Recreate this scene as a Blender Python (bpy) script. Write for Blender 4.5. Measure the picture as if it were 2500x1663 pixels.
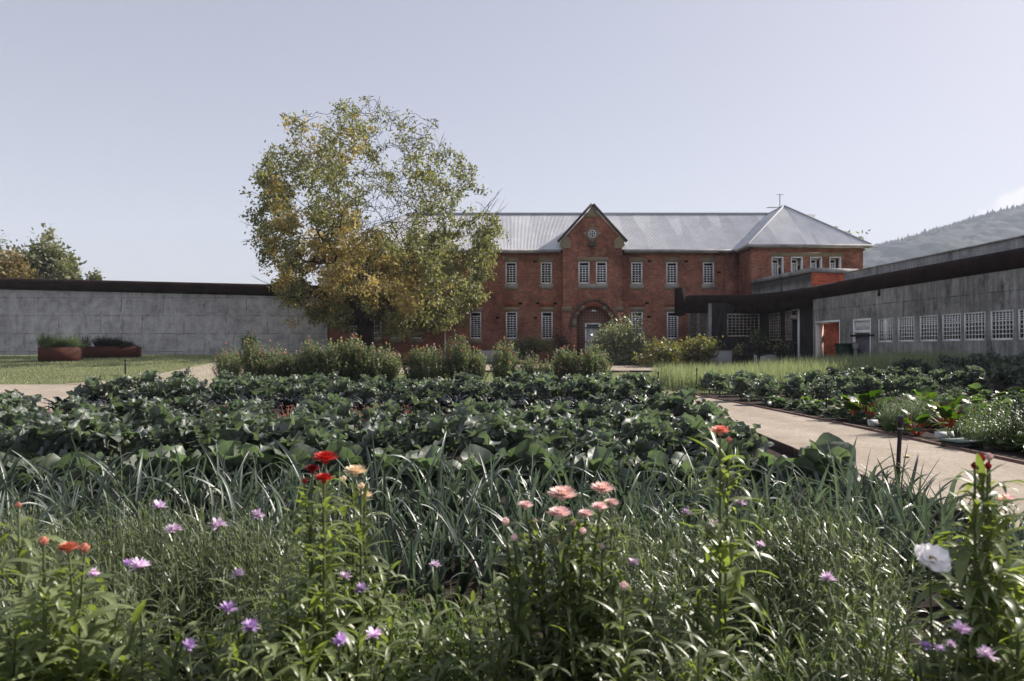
import bpy, math, random
import numpy as np
from mathutils import Vector, Matrix
for o in list(bpy.data.objects): bpy.data.objects.remove(o)
S = bpy.context.scene
COL = S.collection
rnd = random.Random(7)
R = np.random.RandomState(11)
PI = math.pi
rad = math.radians
# ------------------------------------------------------------------ camera, sky, sun, exposure
EYE = 1.5; F = 1736.0; HV = 854.0
cd = bpy.data.cameras.new('camera'); cam = bpy.data.objects.new('camera', cd); COL.objects.link(cam)
cam.location = (0, 0, EYE); cam.rotation_euler = (rad(90), 0, 0)
cd.sensor_width = 36; cd.lens = F/2500*36; cd.shift_y = 0.009
cd.clip_start = 0.05; cd.clip_end = 12000
cd.dof.use_dof = True; cd.dof.focus_distance = 9.0; cd.dof.aperture_fstop = 4.0
S.camera = cam
SUN_EL, SUN_AZ = 35.0, 60.0            # azimuth from +Y towards +X
w = bpy.data.worlds.new('World'); S.world = w; w.use_nodes = True
nt = w.node_tree; bg = nt.nodes['Background']
sky = nt.nodes.new('ShaderNodeTexSky'); sky.sky_type = 'NISHITA'; sky.sun_disc = False
sky.sun_elevation = rad(SUN_EL); sky.sun_rotation = rad(SUN_AZ)
sky.air_density = 1.0; sky.dust_density = 0.8; sky.ozone_density = 1.0
hs = nt.nodes.new('ShaderNodeHueSaturation'); hs.inputs['Saturation'].default_value = 0.66; hs.inputs['Value'].default_value = 1.82
gm_ = nt.nodes.new('ShaderNodeGamma'); gm_.inputs['Gamma'].default_value = .58
nt.links.new(sky.outputs[0], gm_.inputs['Color']); nt.links.new(gm_.outputs[0], hs.inputs['Color'])
tint = nt.nodes.new('ShaderNodeMix'); tint.data_type = 'RGBA'; tint.blend_type = 'MULTIPLY'; tint.inputs[0].default_value = 1
tint.inputs[7].default_value = (1.045, 0.975, 1.035, 1)
nt.links.new(hs.outputs[0], tint.inputs[6])
# one small cloud low on the right, in the direction of the hill
tc = nt.nodes.new('ShaderNodeTexCoord')
cdir = Vector(((2478-1250)/F, 1, (HV-490)/F)).normalized()
ca = Vector((cdir.y, -cdir.x, 0)).normalized(); cb = ca.cross(cdir); cb = cb if cb.z > 0 else -cb
al = (ca*math.cos(rad(27))+cb*math.sin(rad(27))); ac = (cb*math.cos(rad(27))-ca*math.sin(rad(27)))
def dotn(v, k):
    d = nt.nodes.new('ShaderNodeVectorMath'); d.operation = 'DOT_PRODUCT'; d.inputs[1].default_value = v; nt.links.new(tc.outputs['Generated'], d.inputs[0])
    m_ = nt.nodes.new('ShaderNodeMath'); m_.operation = 'MULTIPLY_ADD'; m_.inputs[1].default_value = k; m_.inputs[2].default_value = -k*v.dot(cdir); nt.links.new(d.outputs['Value'], m_.inputs[0]); return m_
d1, d2 = dotn(al, 1/.036), dotn(ac, 1/.0115)
sc = nt.nodes.new('ShaderNodeCombineXYZ'); nt.links.new(d1.outputs[0], sc.inputs[0]); nt.links.new(d2.outputs[0], sc.inputs[1])
ln = nt.nodes.new('ShaderNodeVectorMath'); ln.operation = 'LENGTH'; nt.links.new(sc.outputs[0], ln.inputs[0])
nz = nt.nodes.new('ShaderNodeTexNoise'); nz.inputs['Scale'].default_value = 45; nz.inputs['Detail'].default_value = 6; nz.inputs['Roughness'].default_value = .55
nt.links.new(tc.outputs['Generated'], nz.inputs['Vector'])
ad = nt.nodes.new('ShaderNodeMath'); ad.operation = 'MULTIPLY_ADD'; ad.inputs[1].default_value = 1.9
nt.links.new(nz.outputs['Fac'], ad.inputs[0]); nt.links.new(ln.outputs['Value'], ad.inputs[2])
cr = nt.nodes.new('ShaderNodeMapRange'); cr.inputs['From Min'].default_value = 2.05; cr.inputs['From Max'].default_value = 1.55
nt.links.new(ad.outputs[0], cr.inputs['Value'])
cm = nt.nodes.new('ShaderNodeMix'); cm.data_type = 'RGBA'
nt.links.new(cr.outputs[0], cm.inputs[0]); nt.links.new(tint.outputs[2], cm.inputs[6]); cm.inputs[7].default_value = (8.2, 7.9, 7.9, 1)
nt.links.new(cm.outputs[2], bg.inputs['Color'])
bg.inputs['Strength'].default_value = 0.063
sd = bpy.data.lights.new('sun', 'SUN'); sd.energy = 5.0; sd.angle = rad(0.5); sd.color = (1, .93, .84)
sun = bpy.data.objects.new('sun', sd); COL.objects.link(sun)
SD = Vector((math.sin(rad(SUN_AZ))*math.cos(rad(SUN_EL)), math.cos(rad(SUN_AZ))*math.cos(rad(SUN_EL)), math.sin(rad(SUN_EL))))
sun.rotation_euler = SD.to_track_quat('Z', 'Y').to_euler(); sun.location = (60, 40, 50)
S.view_settings.view_transform = 'Standard'; S.view_settings.look = 'None'
S.view_settings.exposure = 1.15; S.view_settings.gamma = 1.0
S.render.engine = 'CYCLES'
S.cycles.max_bounces = 7; S.cycles.transparent_max_bounces = 6; S.cycles.volume_bounces = 0
S.cycles.diffuse_bounces = 3; S.cycles.glossy_bounces = 2; S.cycles.transmission_bounces = 4

def PX(u, y): return (u-1250)/F*y                 # pixel of the photo -> metres at depth y
def PZ(v, y): return EYE + (HV-v)/F*y
def sm(t): t = np.clip(t, 0, 1); return t*t*(3-2*t)
def G(x, y):                                       # height of the terrain
    x = np.asarray(x, float); y = np.asarray(y, float)
    r1 = .59*sm((y-25)/19.)
    wr = sm((x-8)/9.)*sm((y+2)/12.)
    g = r1+(.62-r1)*wr
    rl = 1.12*sm((y-17)/23.)
    wl = sm((-x-7)/8.)
    return g+(rl-g)*wl
def g1(x, y): return float(G(x, y))

# ------------------------------------------------------------------ mesh building
class MB:
    def __init__(s): s.v = []; s.f = []; s.n = 0
    def add(s, v, f, m=0):
        v = np.asarray(v, float).reshape(-1, 3); f = np.asarray(f, int)
        if f.ndim == 1: f = f.reshape(1, -1)
        s.v.append(v); s.f.append((f+s.n, m)); s.n += len(v)
    def face(s, pts, m=0): s.add(pts, [list(range(len(pts)))], m)
    def box(s, c, d, rz=0, m=0):
        x, y, z = [k/2 for k in d]
        p = np.array([(-x,-y,-z),(x,-y,-z),(x,y,-z),(-x,y,-z),(-x,-y,z),(x,-y,z),(x,y,z),(-x,y,z)])
        if rz:
            a, b = math.cos(rz), math.sin(rz)
            p = np.stack([p[:,0]*a-p[:,1]*b, p[:,0]*b+p[:,1]*a, p[:,2]], 1)
        s.add(p+np.array(c), [(0,3,2,1),(4,5,6,7),(0,1,5,4),(1,2,6,5),(2,3,7,6),(3,0,4,7)], m)
    def hexa(s, p, m=0):   # 8 corner points, bottom ring then top ring
        s.add(p, [(0,3,2,1),(4,5,6,7),(0,1,5,4),(1,2,6,5),(2,3,7,6),(3,0,4,7)], m)
    def tube(s, pts, rs, k=6, m=0, cap=True):
        pts = [Vector(p) for p in pts]; n = len(pts)
        if not hasattr(rs, '__len__'): rs = [rs]*n
        V = []
        up = Vector((0.13, 0.21, 1)).normalized()
        for i in range(n):
            t = (pts[min(i+1, n-1)]-pts[max(i-1, 0)])
            t = t.normalized() if t.length > 1e-9 else Vector((0,0,1))
            a = t.cross(up)
            if a.length < .05: a = t.cross(Vector((1, 0.1, 0)))
            a.normalize(); b = t.cross(a)
            for j in range(k):
                q = 2*PI*j/k
                V.append(pts[i]+(a*math.cos(q)+b*math.sin(q))*rs[i])
        Fc = [(i*k+j, i*k+(j+1) % k, (i+1)*k+(j+1) % k, (i+1)*k+j) for i in range(n-1) for j in range(k)]
        s.add(V, Fc, m)
        if cap:
            s.add(V[:k], [list(range(k))[::-1]], m); s.add(V[-k:], [list(range(k))], m)
    def cyl(s, p0, p1, r, k=12, m=0): s.tube([p0, p1], [r, r], k, m)
    def build(s, name, mats, parent=None, smooth=False, loc=None):
        me = bpy.data.meshes.new(name)
        V = np.concatenate(s.v) if s.v else np.zeros((0, 3))
        if parent is not None and loc is None: V = V-np.array(root_loc(parent))
        if loc is not None: V = V-np.array(loc)
        me.vertices.add(len(V)); me.vertices.foreach_set('co', V.astype(np.float32).ravel())
        li = []; ls = []; lt = []; mi = []; st = 0
        for f, m in s.f:
            k = f.shape[1]; c = len(f)
            li.append(f.ravel()); ls.append(st+np.arange(c)*k); lt.append(np.full(c, k)); mi.append(np.full(c, m)); st += c*k
        li = np.concatenate(li); ls = np.concatenate(ls); lt = np.concatenate(lt); mi = np.concatenate(mi)
        me.loops.add(len(li)); me.loops.foreach_set('vertex_index', li.astype(np.int32))
        me.polygons.add(len(ls)); me.polygons.foreach_set('loop_start', ls.astype(np.int32)); me.polygons.foreach_set('loop_total', lt.astype(np.int32))
        me.polygons.foreach_set('material_index', mi.astype(np.int32))
        if smooth: me.polygons.foreach_set('use_smooth', np.ones(len(ls), bool))
        me.update(calc_edges=True); me.validate()
        for m in (mats if isinstance(mats, (list, tuple)) else [mats]): me.materials.append(m)
        o = bpy.data.objects.new(name, me); COL.objects.link(o)
        if parent is not None: o.parent = parent
        if loc is not None and parent is None: o.location = loc
        return o
def root_loc(o):
    while o.parent: o = o.parent
    return o.location
def tag(o, label=None, cat=None, group=None, kind=None):
    if label: o['label'] = label
    if cat: o['category'] = cat
    if group: o['group'] = group
    if kind: o['kind'] = kind
    return o
def empty(name, loc, label, cat, group=None):
    o = bpy.data.objects.new(name, None); COL.objects.link(o); o.location = loc; o.empty_display_size = .2
    return tag(o, label, cat, group)
def copy_tree(o, parent=None):
    c = o.copy(); COL.objects.link(c)
    if parent is not None: c.parent = parent
    for ch in list(o.children): copy_tree(ch, c)
    return c

# ------------------------------------------------------------------ materials
def mat(name, col, rough=.8, spec=.3, metal=0.0):
    m = bpy.data.materials.new(name); m.use_nodes = True
    b = m.node_tree.nodes['Principled BSDF']
    b.inputs['Base Color'].default_value = (*col, 1); b.inputs['Roughness'].default_value = rough
    b.inputs['Specular IOR Level'].default_value = spec; b.inputs['Metallic'].default_value = metal
    return m
def N(m, t, **kw):
    n = m.node_tree.nodes.new(t)
    for k, v in kw.items():
        if k in n.inputs: n.inputs[k].default_value = v
        else: setattr(n, k, v)
    return n
def L(m, a, b): m.node_tree.links.new(a, b)
def BS(m): return m.node_tree.nodes['Principled BSDF']
def ramp(m, fac, stops):
    r = N(m, 'ShaderNodeValToRGB'); e = r.color_ramp.elements
    while len(e) < len(stops): e.new(.5)
    for k, (p, c) in enumerate(stops): e[k].position = p; e[k].color = (*c, 1) if len(c) == 3 else c
    L(m, fac, r.inputs['Fac']); return r
def coords(m, scale=(1, 1, 1), loc=(0, 0, 0)):
    t = N(m, 'ShaderNodeTexCoord'); p = N(m, 'ShaderNodeMapping'); p.inputs['Scale'].default_value = scale; p.inputs['Location'].default_value = loc
    L(m, t.outputs['Object'], p.inputs['Vector']); return p.outputs[0]
def noise(m, vec, scale, detail=5, rough=.55):
    n = N(m, 'ShaderNodeTexNoise'); n.inputs['Scale'].default_value = scale; n.inputs['Detail'].default_value = detail; n.inputs['Roughness'].default_value = rough
    if vec is not None: L(m, vec, n.inputs['Vector'])
    return n.outputs['Fac']
def mixc(m, fac, a, b, mode='MIX'):
    x = N(m, 'ShaderNodeMix', data_type='RGBA', blend_type=mode)
    for i, q in ((6, a), (7, b)):
        if isinstance(q, tuple): x.inputs[i].default_value = (*q, 1)
        else: L(m, q, x.inputs[i])
    if isinstance(fac, (int, float)): x.inputs[0].default_value = fac
    else: L(m, fac, x.inputs[0])
    return x.outputs[2]
def bump(m, h, strength=.3, dist=.02):
    b = N(m, 'ShaderNodeBump'); b.inputs['Strength'].default_value = strength; b.inputs['Distance'].default_value = dist
    L(m, h, b.inputs['Height']); L(m, b.outputs[0], BS(m).inputs['Normal']); return b
def wallvec(m):   # (x+y, z): runs along any upright wall
    t = N(m, 'ShaderNodeTexCoord'); s = N(m, 'ShaderNodeSeparateXYZ'); L(m, t.outputs['Object'], s.inputs[0])
    a = N(m, 'ShaderNodeMath', operation='ADD'); L(m, s.outputs[0], a.inputs[0]); L(m, s.outputs[1], a.inputs[1])
    c = N(m, 'ShaderNodeCombineXYZ'); L(m, a.outputs[0], c.inputs[0]); L(m, s.outputs[2], c.inputs[1])
    return c.outputs[0], s
def brickmat(name, c1, c2, mortar, dark=(.08, .03, .025), amt=.6):
    m = mat(name, c1, .85, .2)
    v, s = wallvec(m)
    b = N(m, 'ShaderNodeTexBrick'); b.offset = .5
    b.inputs['Scale'].default_value = 1; b.inputs['Brick Width'].default_value = .24; b.inputs['Row Height'].default_value = .086
    b.inputs['Mortar Size'].default_value = .008; b.inputs['Mortar Smooth'].default_value = .1
    b.inputs['Color1'].default_value = (*c1, 1); b.inputs['Color2'].default_value = (*c2, 1); b.inputs['Mortar'].default_value = (*mortar, 1)
    L(m, v, b.inputs['Vector'])
    p = coords(m)
    n1 = noise(m, p, .8, 8, .65); r1 = ramp(m, n1, [(.42, (0, 0, 0)), (.68, (1, 1, 1))])
    am = N(m, 'ShaderNodeMath', operation='MULTIPLY'); L(m, r1.outputs[0], am.inputs[0]); am.inputs[1].default_value = amt
    c = mixc(m, am.outputs[0], b.outputs['Color'], dark)
    n2 = noise(m, p, 6, 6, .7); r2 = ramp(m, n2, [(.35, (.72, .70, .70)), (.65, (1.25, 1.22, 1.2))])
    c = mixc(m, 1.0, c, r2.outputs[0], 'MULTIPLY')
    n4 = noise(m, coords(m, (.5, .5, .22)), .8, 8, .7); r4 = ramp(m, n4, [(.38, (.55, .50, .50)), (.5, (1, 1, 1)), (.66, (1.18, 1.14, 1.12))]); c = mixc(m, .85, c, r4.outputs[0], 'MULTIPLY')
    # course-long streaks of differently fired bricks
    pv = coords(m, (1.2, 1.2, 9)); n3 = noise(m, pv, 1.6, 4, .6); r3 = ramp(m, n3, [(.35, (.78, .74, .74)), (.62, (1.18, 1.14, 1.1))])
    c = mixc(m, .8, c, r3.outputs[0], 'MULTIPLY')
    L(m, c, BS(m).inputs['Base Color']); bump(m, b.outputs['Fac'], -.4, .006)
    return m
def concmat(name, col, panel=(2.9, 1.25, .012), stain=(.05, .045, .045), amt=.7, streak=1.0, topz=None, off=0.0, toph=.5):
    m = mat(name, col, .85, .25)
    v, s = wallvec(m); p = coords(m)
    n1 = noise(m, p, .45, 8, .6); r1 = ramp(m, n1, [(.3, tuple(k*.72 for k in col)), (.7, tuple(k*1.18 for k in col))])
    pv = coords(m, (5, 5, .35)); n2 = noise(m, pv, 1.3, 7, .65); r2 = ramp(m, n2, [(.38, (.55, .55, .56)), (.62, (1.15, 1.15, 1.15))])
    c = mixc(m, .75*streak, r1.outputs[0], r2.outputs[0], 'MULTIPLY')
    pf = noise(m, p, 9, 6, .7); rf = ramp(m, pf, [(.3, (.85, .85, .85)), (.7, (1.12, 1.12, 1.12))]); c = mixc(m, 1., c, rf.outputs[0], 'MULTIPLY')
    pm = noise(m, p, 1.5, 9, .68); rm = ramp(m, pm, [(.32, (.62, .61, .61)), (.5, (1, 1, 1)), (.68, (1.22, 1.21, 1.2))]); c = mixc(m, 1., c, rm.outputs[0], 'MULTIPLY')
    # dark water stains
    ps = coords(m, (1.6, 1.6, .55), (3, 1, 2)); n3 = noise(m, ps, 1.1, 10, .72); r3 = ramp(m, n3, [(.56, (0, 0, 0)), (.70, (1, 1, 1))])
    a = N(m, 'ShaderNodeMath', operation='MULTIPLY'); L(m, r3.outputs[0], a.inputs[0]); a.inputs[1].default_value = amt
    c = mixc(m, a.outputs[0], c, stain)
    if panel:
        b = N(m, 'ShaderNodeTexBrick'); b.offset = .5; b.inputs['Scale'].default_value = 1
        b.inputs['Brick Width'].default_value = panel[0]; b.inputs['Row Height'].default_value = panel[1]; b.inputs['Mortar Size'].default_value = panel[2]
        b.inputs['Mortar Smooth'].default_value = .35
        o = N(m, 'ShaderNodeVectorMath', operation='ADD'); o.inputs[1].default_value = (.7, off, 0)
        wv = N(m, 'ShaderNodeTexNoise'); wv.inputs['Scale'].default_value = 1.4
        L(m, p, wv.inputs['Vector']); ws = N(m, 'ShaderNodeVectorMath', operation='SCALE'); ws.inputs['Scale'].default_value = .03
        L(m, wv.outputs['Color'], ws.inputs[0]); w2 = N(m, 'ShaderNodeVectorMath', operation='ADD'); L(m, v, w2.inputs[0]); L(m, ws.outputs[0], w2.inputs[1])
        L(m, w2.outputs[0], o.inputs[0]); L(m, o.outputs[0], b.inputs['Vector'])
        n5 = noise(m, p, 1.7, 3); r5 = ramp(m, n5, [(.42, (.15, .15, .15)), (.6, (.9, .9, .9))])
        f = N(m, 'ShaderNodeMath', operation='MULTIPLY'); L(m, b.outputs['Fac'], f.inputs[0]); L(m, r5.outputs[0], f.inputs[1])
        c = mixc(m, f.outputs[0], c, tuple(k*.8 for k in stain))
    if topz is not None:    # run-off stains just under the coping
        mr = N(m, 'ShaderNodeMapRange'); mr.inputs['From Min'].default_value = topz-toph*1.6; mr.inputs['From Max'].default_value = topz-toph*.3
        nn = noise(m, coords(m, (2.5, 2.5, .8)), 1.5, 6, .6)
        zz = N(m, 'ShaderNodeMath', operation='MULTIPLY_ADD'); L(m, nn, zz.inputs[0]); zz.inputs[1].default_value = toph*1.5; L(m, s.outputs[2], zz.inputs[2])
        sb = N(m, 'ShaderNodeMath', operation='SUBTRACT'); L(m, zz.outputs[0], sb.inputs[0]); sb.inputs[1].default_value = toph*.75
        L(m, sb.outputs[0], mr.inputs['Value']); k = N(m, 'ShaderNodeMath', operation='MULTIPLY'); L(m, mr.outputs[0], k.inputs[0]); k.inputs[1].default_value = .75
        c = mixc(m, k.outputs[0], c, stain)
    L(m, c, BS(m).inputs['Base Color']); bump(m, n2, .3, .02)
    return m
def speckle(m, col, scale=3, lo=.7, hi=1.2, bstr=0, bd=.01):
    p = coords(m); n = noise(m, p, scale, 8, .7); r = ramp(m, n, [(.3, tuple(k*lo for k in col)), (.7, tuple(k*hi for k in col))])
    L(m, r.outputs[0], BS(m).inputs['Base Color'])
    if bstr: bump(m, n, bstr, bd)
    return m
def leafmat(name, c1, c2, tr=None, trf=.3, rough=.45, spec=.5, extra=None, bscale=0):
    """two-sided leaf: colour varies from leaf to leaf; light passes through"""
    m = mat(name, c1, rough, spec); b = BS(m)
    g = N(m, 'ShaderNodeNewGeometry'); oi = N(m, 'ShaderNodeObjectInfo')
    st = [(0, c1), (1, c2)] if extra is None else [(0, c1), (extra[0], c2), (min(.99, extra[0]+.05), extra[1]), (1, extra[1])]
    r = ramp(m, g.outputs['Random Per Island'], st)
    ov = N(m, 'ShaderNodeMapRange'); ov.inputs['To Min'].default_value = .8; ov.inputs['To Max'].default_value = 1.2; L(m, oi.outputs['Random'], ov.inputs['Value'])
    h = N(m, 'ShaderNodeHueSaturation'); L(m, r.outputs[0], h.inputs['Color']); L(m, ov.outputs[0], h.inputs['Value'])
    pn = noise(m, coords(m), 22, 4, .6); rn = ramp(m, pn, [(.3, (.8, .8, .8)), (.7, (1.2, 1.2, 1.2))])
    cc = mixc(m, 1., h.outputs[0], rn.outputs[0], 'MULTIPLY')
    L(m, cc, b.inputs['Base Color'])
    t = N(m, 'ShaderNodeBsdfTranslucent')
    tcol = mixc(m, 1., cc, tr if tr else (1.3, 1.5, .55), 'MULTIPLY'); L(m, tcol, t.inputs['Color'])
    x = N(m, 'ShaderNodeMixShader'); x.inputs[0].default_value = trf
    L(m, b.outputs[0], x.inputs[1]); L(m, t.outputs[0], x.inputs[2])
    out = m.node_tree.nodes['Material Output']; L(m, x.outputs[0], out.inputs['Surface'])
    if bscale: bump(m, noise(m, coords(m), bscale, 3), .5, .01)
    return m
M = {}
M['brick'] = brickmat('red brick', (.40, .166, .112), (.27, .108, .076), (.33, .22, .165))
M['brick_arch'] = brickmat('orange rubbed brick', (.38, .12, .06), (.30, .095, .05), (.26, .14, .1), amt=.3)
M['brick_new'] = brickmat('new orange brick', (.50, .105, .045), (.42, .085, .04), (.42, .2, .15), dark=(.25, .04, .02), amt=.15)
M['stone'] = speckle(mat('sandstone', (.27, .21, .14), .85), (.27, .215, .145), 2.2, .72, 1.2)
M['stone_pale'] = speckle(mat('pale sandstone sill', (.34, .32, .28), .85), (.33, .31, .27), 4, .7, 1.25)
M['stone_dark'] = speckle(mat('weathered stone', (.10, .085, .07), .9), (.10, .08, .065), 3, .6, 1.4)
M['white'] = speckle(mat('white window paint', (.8, .79, .79), .5, .4), (.80, .79, .79), 5, .85, 1.05)
M['rusty_white'] = speckle(mat('flaking white grille paint', (.3, .25, .22), .8), (.30, .25, .22), 4, .35, 1.7)
M['glass'] = mat('dark window glass', (.008, .009, .011), .2, .18)
M['glassb'] = mat('dull window glass', (.055, .06, .068), .15, .6)
M['dark'] = mat('dark interior', (.006, .006, .007), .9, .1)
M['cream_panel'] = speckle(mat('grey painted door', (.40, .41, .42), .6), (.42, .42, .42), 2.5, .75, 1.1)
M['purple'] = speckle(mat('purple grey door', (.11, .095, .12), .6), (.115, .1, .125), 2, .85, 1.1)
M['block'] = speckle(mat('pale render', (.42, .41, .42), .8), (.40, .39, .41), 2, .85, 1.1)
M['conc_l'] = concmat('boundary wall concrete', (.41, .392, .378), (2.9, 1.25, .024), (.09, .08, .08), .75, .22, 5.75, off=-.26+1.25*.0, toph=.75)
M['conc_r'] = concmat('board marked concrete', (.29, .28, .275), (6.2, 2.72, .018), (.04, .036, .042), 1.0, 1.0, 4.9, off=-.25, toph=.25)
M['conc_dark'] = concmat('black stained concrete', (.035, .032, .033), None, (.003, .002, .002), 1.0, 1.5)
M['conc_par'] = concmat('lichen parapet concrete', (.34, .335, .335), (7.4, 9, .03), (.05, .045, .05), .9, .8)
M['pipe'] = speckle(mat('rust black coping', (.022, .013, .011), .95, .1), (.018, .010, .009), 1.5, .5, 1.9)
M['pipe_rust'] = speckle(mat('rusted steel band', (.02, .008, .006), .85, .15), (.012, .005, .004), 1.5, .5, 1.9)
M['rust'] = speckle(mat('weathering steel', (.07, .02, .012), .8), (.065, .018, .010), 1.8, .65, 1.3)
M['black'] = mat('black plastic', (.012, .010, .011), .45, .4)
M['edge'] = speckle(mat('rusty edging', (.17, .10, .08), .8), (.15, .085, .068), 6, .7, 1.3)
M['edge_dark'] = speckle(mat('dark edging', (.05, .028, .022), .8), (.045, .026, .022), 6, .7, 1.3)
M['bark'] = speckle(mat('bark', (.03, .022, .019), .9, .1), (.03, .022, .018), 12, .6, 1.5, .5, .02)
M['barkg'] = speckle(mat('grey twig bark', (.075, .062, .052), .9, .1), (.07, .058, .048), 12, .6, 1.5)
M['paper'] = mat('white plant label', (.50, .50, .52), .7)
M['ink'] = mat('ink', (.05, .05, .06), .7)
M['green_box'] = speckle(mat('dark green plastic', (.02, .05, .035), .5), (.02, .048, .033), 2, .8, 1.2)
M['bin'] = mat('bin green', (.006, .016, .011), .6)
M['lid'] = mat('grey green lid', (.12, .16, .145), .5, .4)
def roofmat():
    m = mat('corrugated galvanised iron', (.5, .5, .53), .75, .3, .0)
    v, s = wallvec(m)
    p = coords(m, (.8, .8, .8)); n = noise(m, p, 1.0, 6, .6); r = ramp(m, n, [(.3, (.56, .56, .58)), (.7, (.70, .70, .72))])
    pv = coords(m, (1.35, .12, .12)); n2 = N(m, 'ShaderNodeTexVoronoi', feature='F1'); n2.inputs['Scale'].default_value = 1; L(m, pv, n2.inputs['Vector'])
    r2 = ramp(m, n2.outputs['Color'], [(.2, (.80, .80, .82)), (.8, (1.06, 1.06, 1.05))])
    c = mixc(m, .8, r.outputs[0], r2.outputs[0], 'MULTIPLY'); L(m, c, BS(m).inputs['Base Color'])
    return m
M['roof'] = roofmat()
M['ridge'] = mat('galvanised ridge cap', (.33, .34, .37), .8, .2, .0)
M['gutter'] = speckle(mat('weathered gutter', (.38, .36, .35), .6), (.36, .34, .33), 1.2, .4, 1.3)
def groundmat(kind):
    if kind == 'gravel':
        m = mat('decomposed granite', (.36, .28, .215), .95, .1); p = coords(m)
        n = noise(m, coords(m, (1.6, .35, 1)), .6, 8, .68); r = ramp(m, n, [(.32, (.245, .205, .168)), (.68, (.345, .296, .246))])
        n2 = noise(m, p, 22, 8, .85); r2 = ramp(m, n2, [(.34, (.55, .52, .50)), (.47, (.98, .98, .98)), (.66, (1.35, 1.35, 1.35))])
        c = mixc(m, 1., r.outputs[0], r2.outputs[0], 'MULTIPLY')
        n3 = noise(m, p, 2.2, 8, .75); r3 = ramp(m, n3, [(.40, (.88, .87, .86)), (.6, (1.04, 1.04, 1.04))]); c = mixc(m, 1., c, r3.outputs[0], 'MULTIPLY')
        L(m, c, BS(m).inputs['Base Color']); bump(m, n2, .6, .01)
    elif kind == 'soil':
        m = mat('mulched soil', (.03, .022, .018), .95, .1); p = coords(m)
        n = noise(m, p, 28, 6, .8); r = ramp(m, n, [(.38, (.012, .008, .007)), (.58, (.045, .033, .028)), (.72, (.16, .13, .12))])
        L(m, r.outputs[0], BS(m).inputs['Base Color']); bump(m, n, .9, .03)
    else:
        m = mat('mown lawn', (.07, .09, .03), .9, .1); p = coords(m)
        n = noise(m, p, .6, 8, .65); r = ramp(m, n, [(.3, (.095, .105, .048)), (.5, (.12, .13, .062)), (.7, (.16, .155, .085))])
        n2 = noise(m, coords(m, (1, .5, 1)), 14, 6, .8); r2 = ramp(m, n2, [(.3, (.6, .62, .6)), (.7, (1.35, 1.32, 1.3))])
        c = mixc(m, 1., r.outputs[0], r2.outputs[0], 'MULTIPLY')
        L(m, c, BS(m).inputs['Base Color']); bump(m, n2, 1., .05)
    return m
M['gravel'] = groundmat('gravel'); M['soil'] = groundmat('soil'); M['lawn'] = groundmat('lawn')
# ================================================================== THE SETTING
def edgeL(y): return 3.85+(np.asarray(y, float)-8)*.06*(np.asarray(y, float) > 8)
def edgeR(y): return np.interp(y, [-5, 9, 14, 19, 26], [6.72, 6.66, 6.6, 6.35, 5.8])
# ground: one sheet, fine in the garden, coarse towards the horizon
gx = np.concatenate([[-2500, -1500, -700, -300, -150, -90], np.arange(-60, 40.1, .5), [60, 90, 150, 300, 700, 1500, 2500]])
gy = np.concatenate([[-2500, -800, -200, -60, -20], np.arange(-6, 62.1, .5), [70, 90, 130, 200, 400, 900, 2500]])
XX, YY = np.meshgrid(gx, gy); ZZ = G(XX, YY)
mb = MB(); nx = len(gx); idx = np.arange(len(gx)*len(gy)).reshape(len(gy), nx)
mb.add(np.stack([XX, YY, ZZ], -1).reshape(-1, 3), np.stack([idx[:-1, :-1], idx[:-1, 1:], idx[1:, 1:], idx[1:, :-1]], -1).reshape(-1, 4))
tag(mb.build('ground', M['lawn'], smooth=True), kind='structure')
def sheet(name, mt, y0, y1, xl, xr, off=.008, st=.5, along='y'):
    """strip between two curves, laid on the terrain"""
    t = np.arange(y0, y1+1e-6, st); m = MB(); rows = []
    n = max(2, int(max(abs(np.max(xr(t)-xl(t))), 1)/.5))
    s_ = np.linspace(0, 1, n+1)[None, :]
    A = xl(t)[:, None]*(1-s_)+xr(t)[:, None]*s_; B = np.repeat(t[:, None], n+1, 1)
    X_, Y_ = (A, B) if along == 'y' else (B, A)
    ix = np.arange(A.size).reshape(A.shape)
    f = np.stack([ix[:-1, :-1], ix[:-1, 1:], ix[1:, 1:], ix[1:, :-1]], -1).reshape(-1, 4)
    if along != 'y': f = f[:, ::-1]
    m.add(np.stack([X_, Y_, G(X_, Y_)+off], -1).reshape(-1, 3), f)
    return tag(m.build(name, mt, smooth=True), kind='structure')
c_ = lambda v: (lambda t: np.full_like(np.asarray(t, float), v))
sheet('garden_soil', M['soil'], -2, 23, c_(-10.6), edgeL, .010)
sheet('gravel_path', M['gravel'], -4, 26.5, edgeL, edgeR, .014)
sheet('garden_soil', M['soil'], -2, 26.5, lambda t: edgeR(t)+.02, lambda t: 20.1-.1094*t, .018)
sheet('gravel_path', M['gravel'], 2, 24.6, lambda t: -15.6-24*sm((24.9-t)/1.2), c_(-10.62), .022)
sheet('gravel_path', M['gravel'], 24.6, 28.6, lambda t: -13.9-1.7*sm((26.5-t)/2.), c_(-10.62), .022)
bl = lambda x: 28+8*sm((x+14)/12.); bh = lambda x: 33.5+9*sm((x+14)/12.)
sheet('gravel_path', M['gravel'], -14, 12, bl, bh, .026, along='x')
sheet('garden_soil', M['soil'], -11.5, 12.2, lambda x: bh(x)+.02, c_(49.5), .030, along='x')
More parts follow.
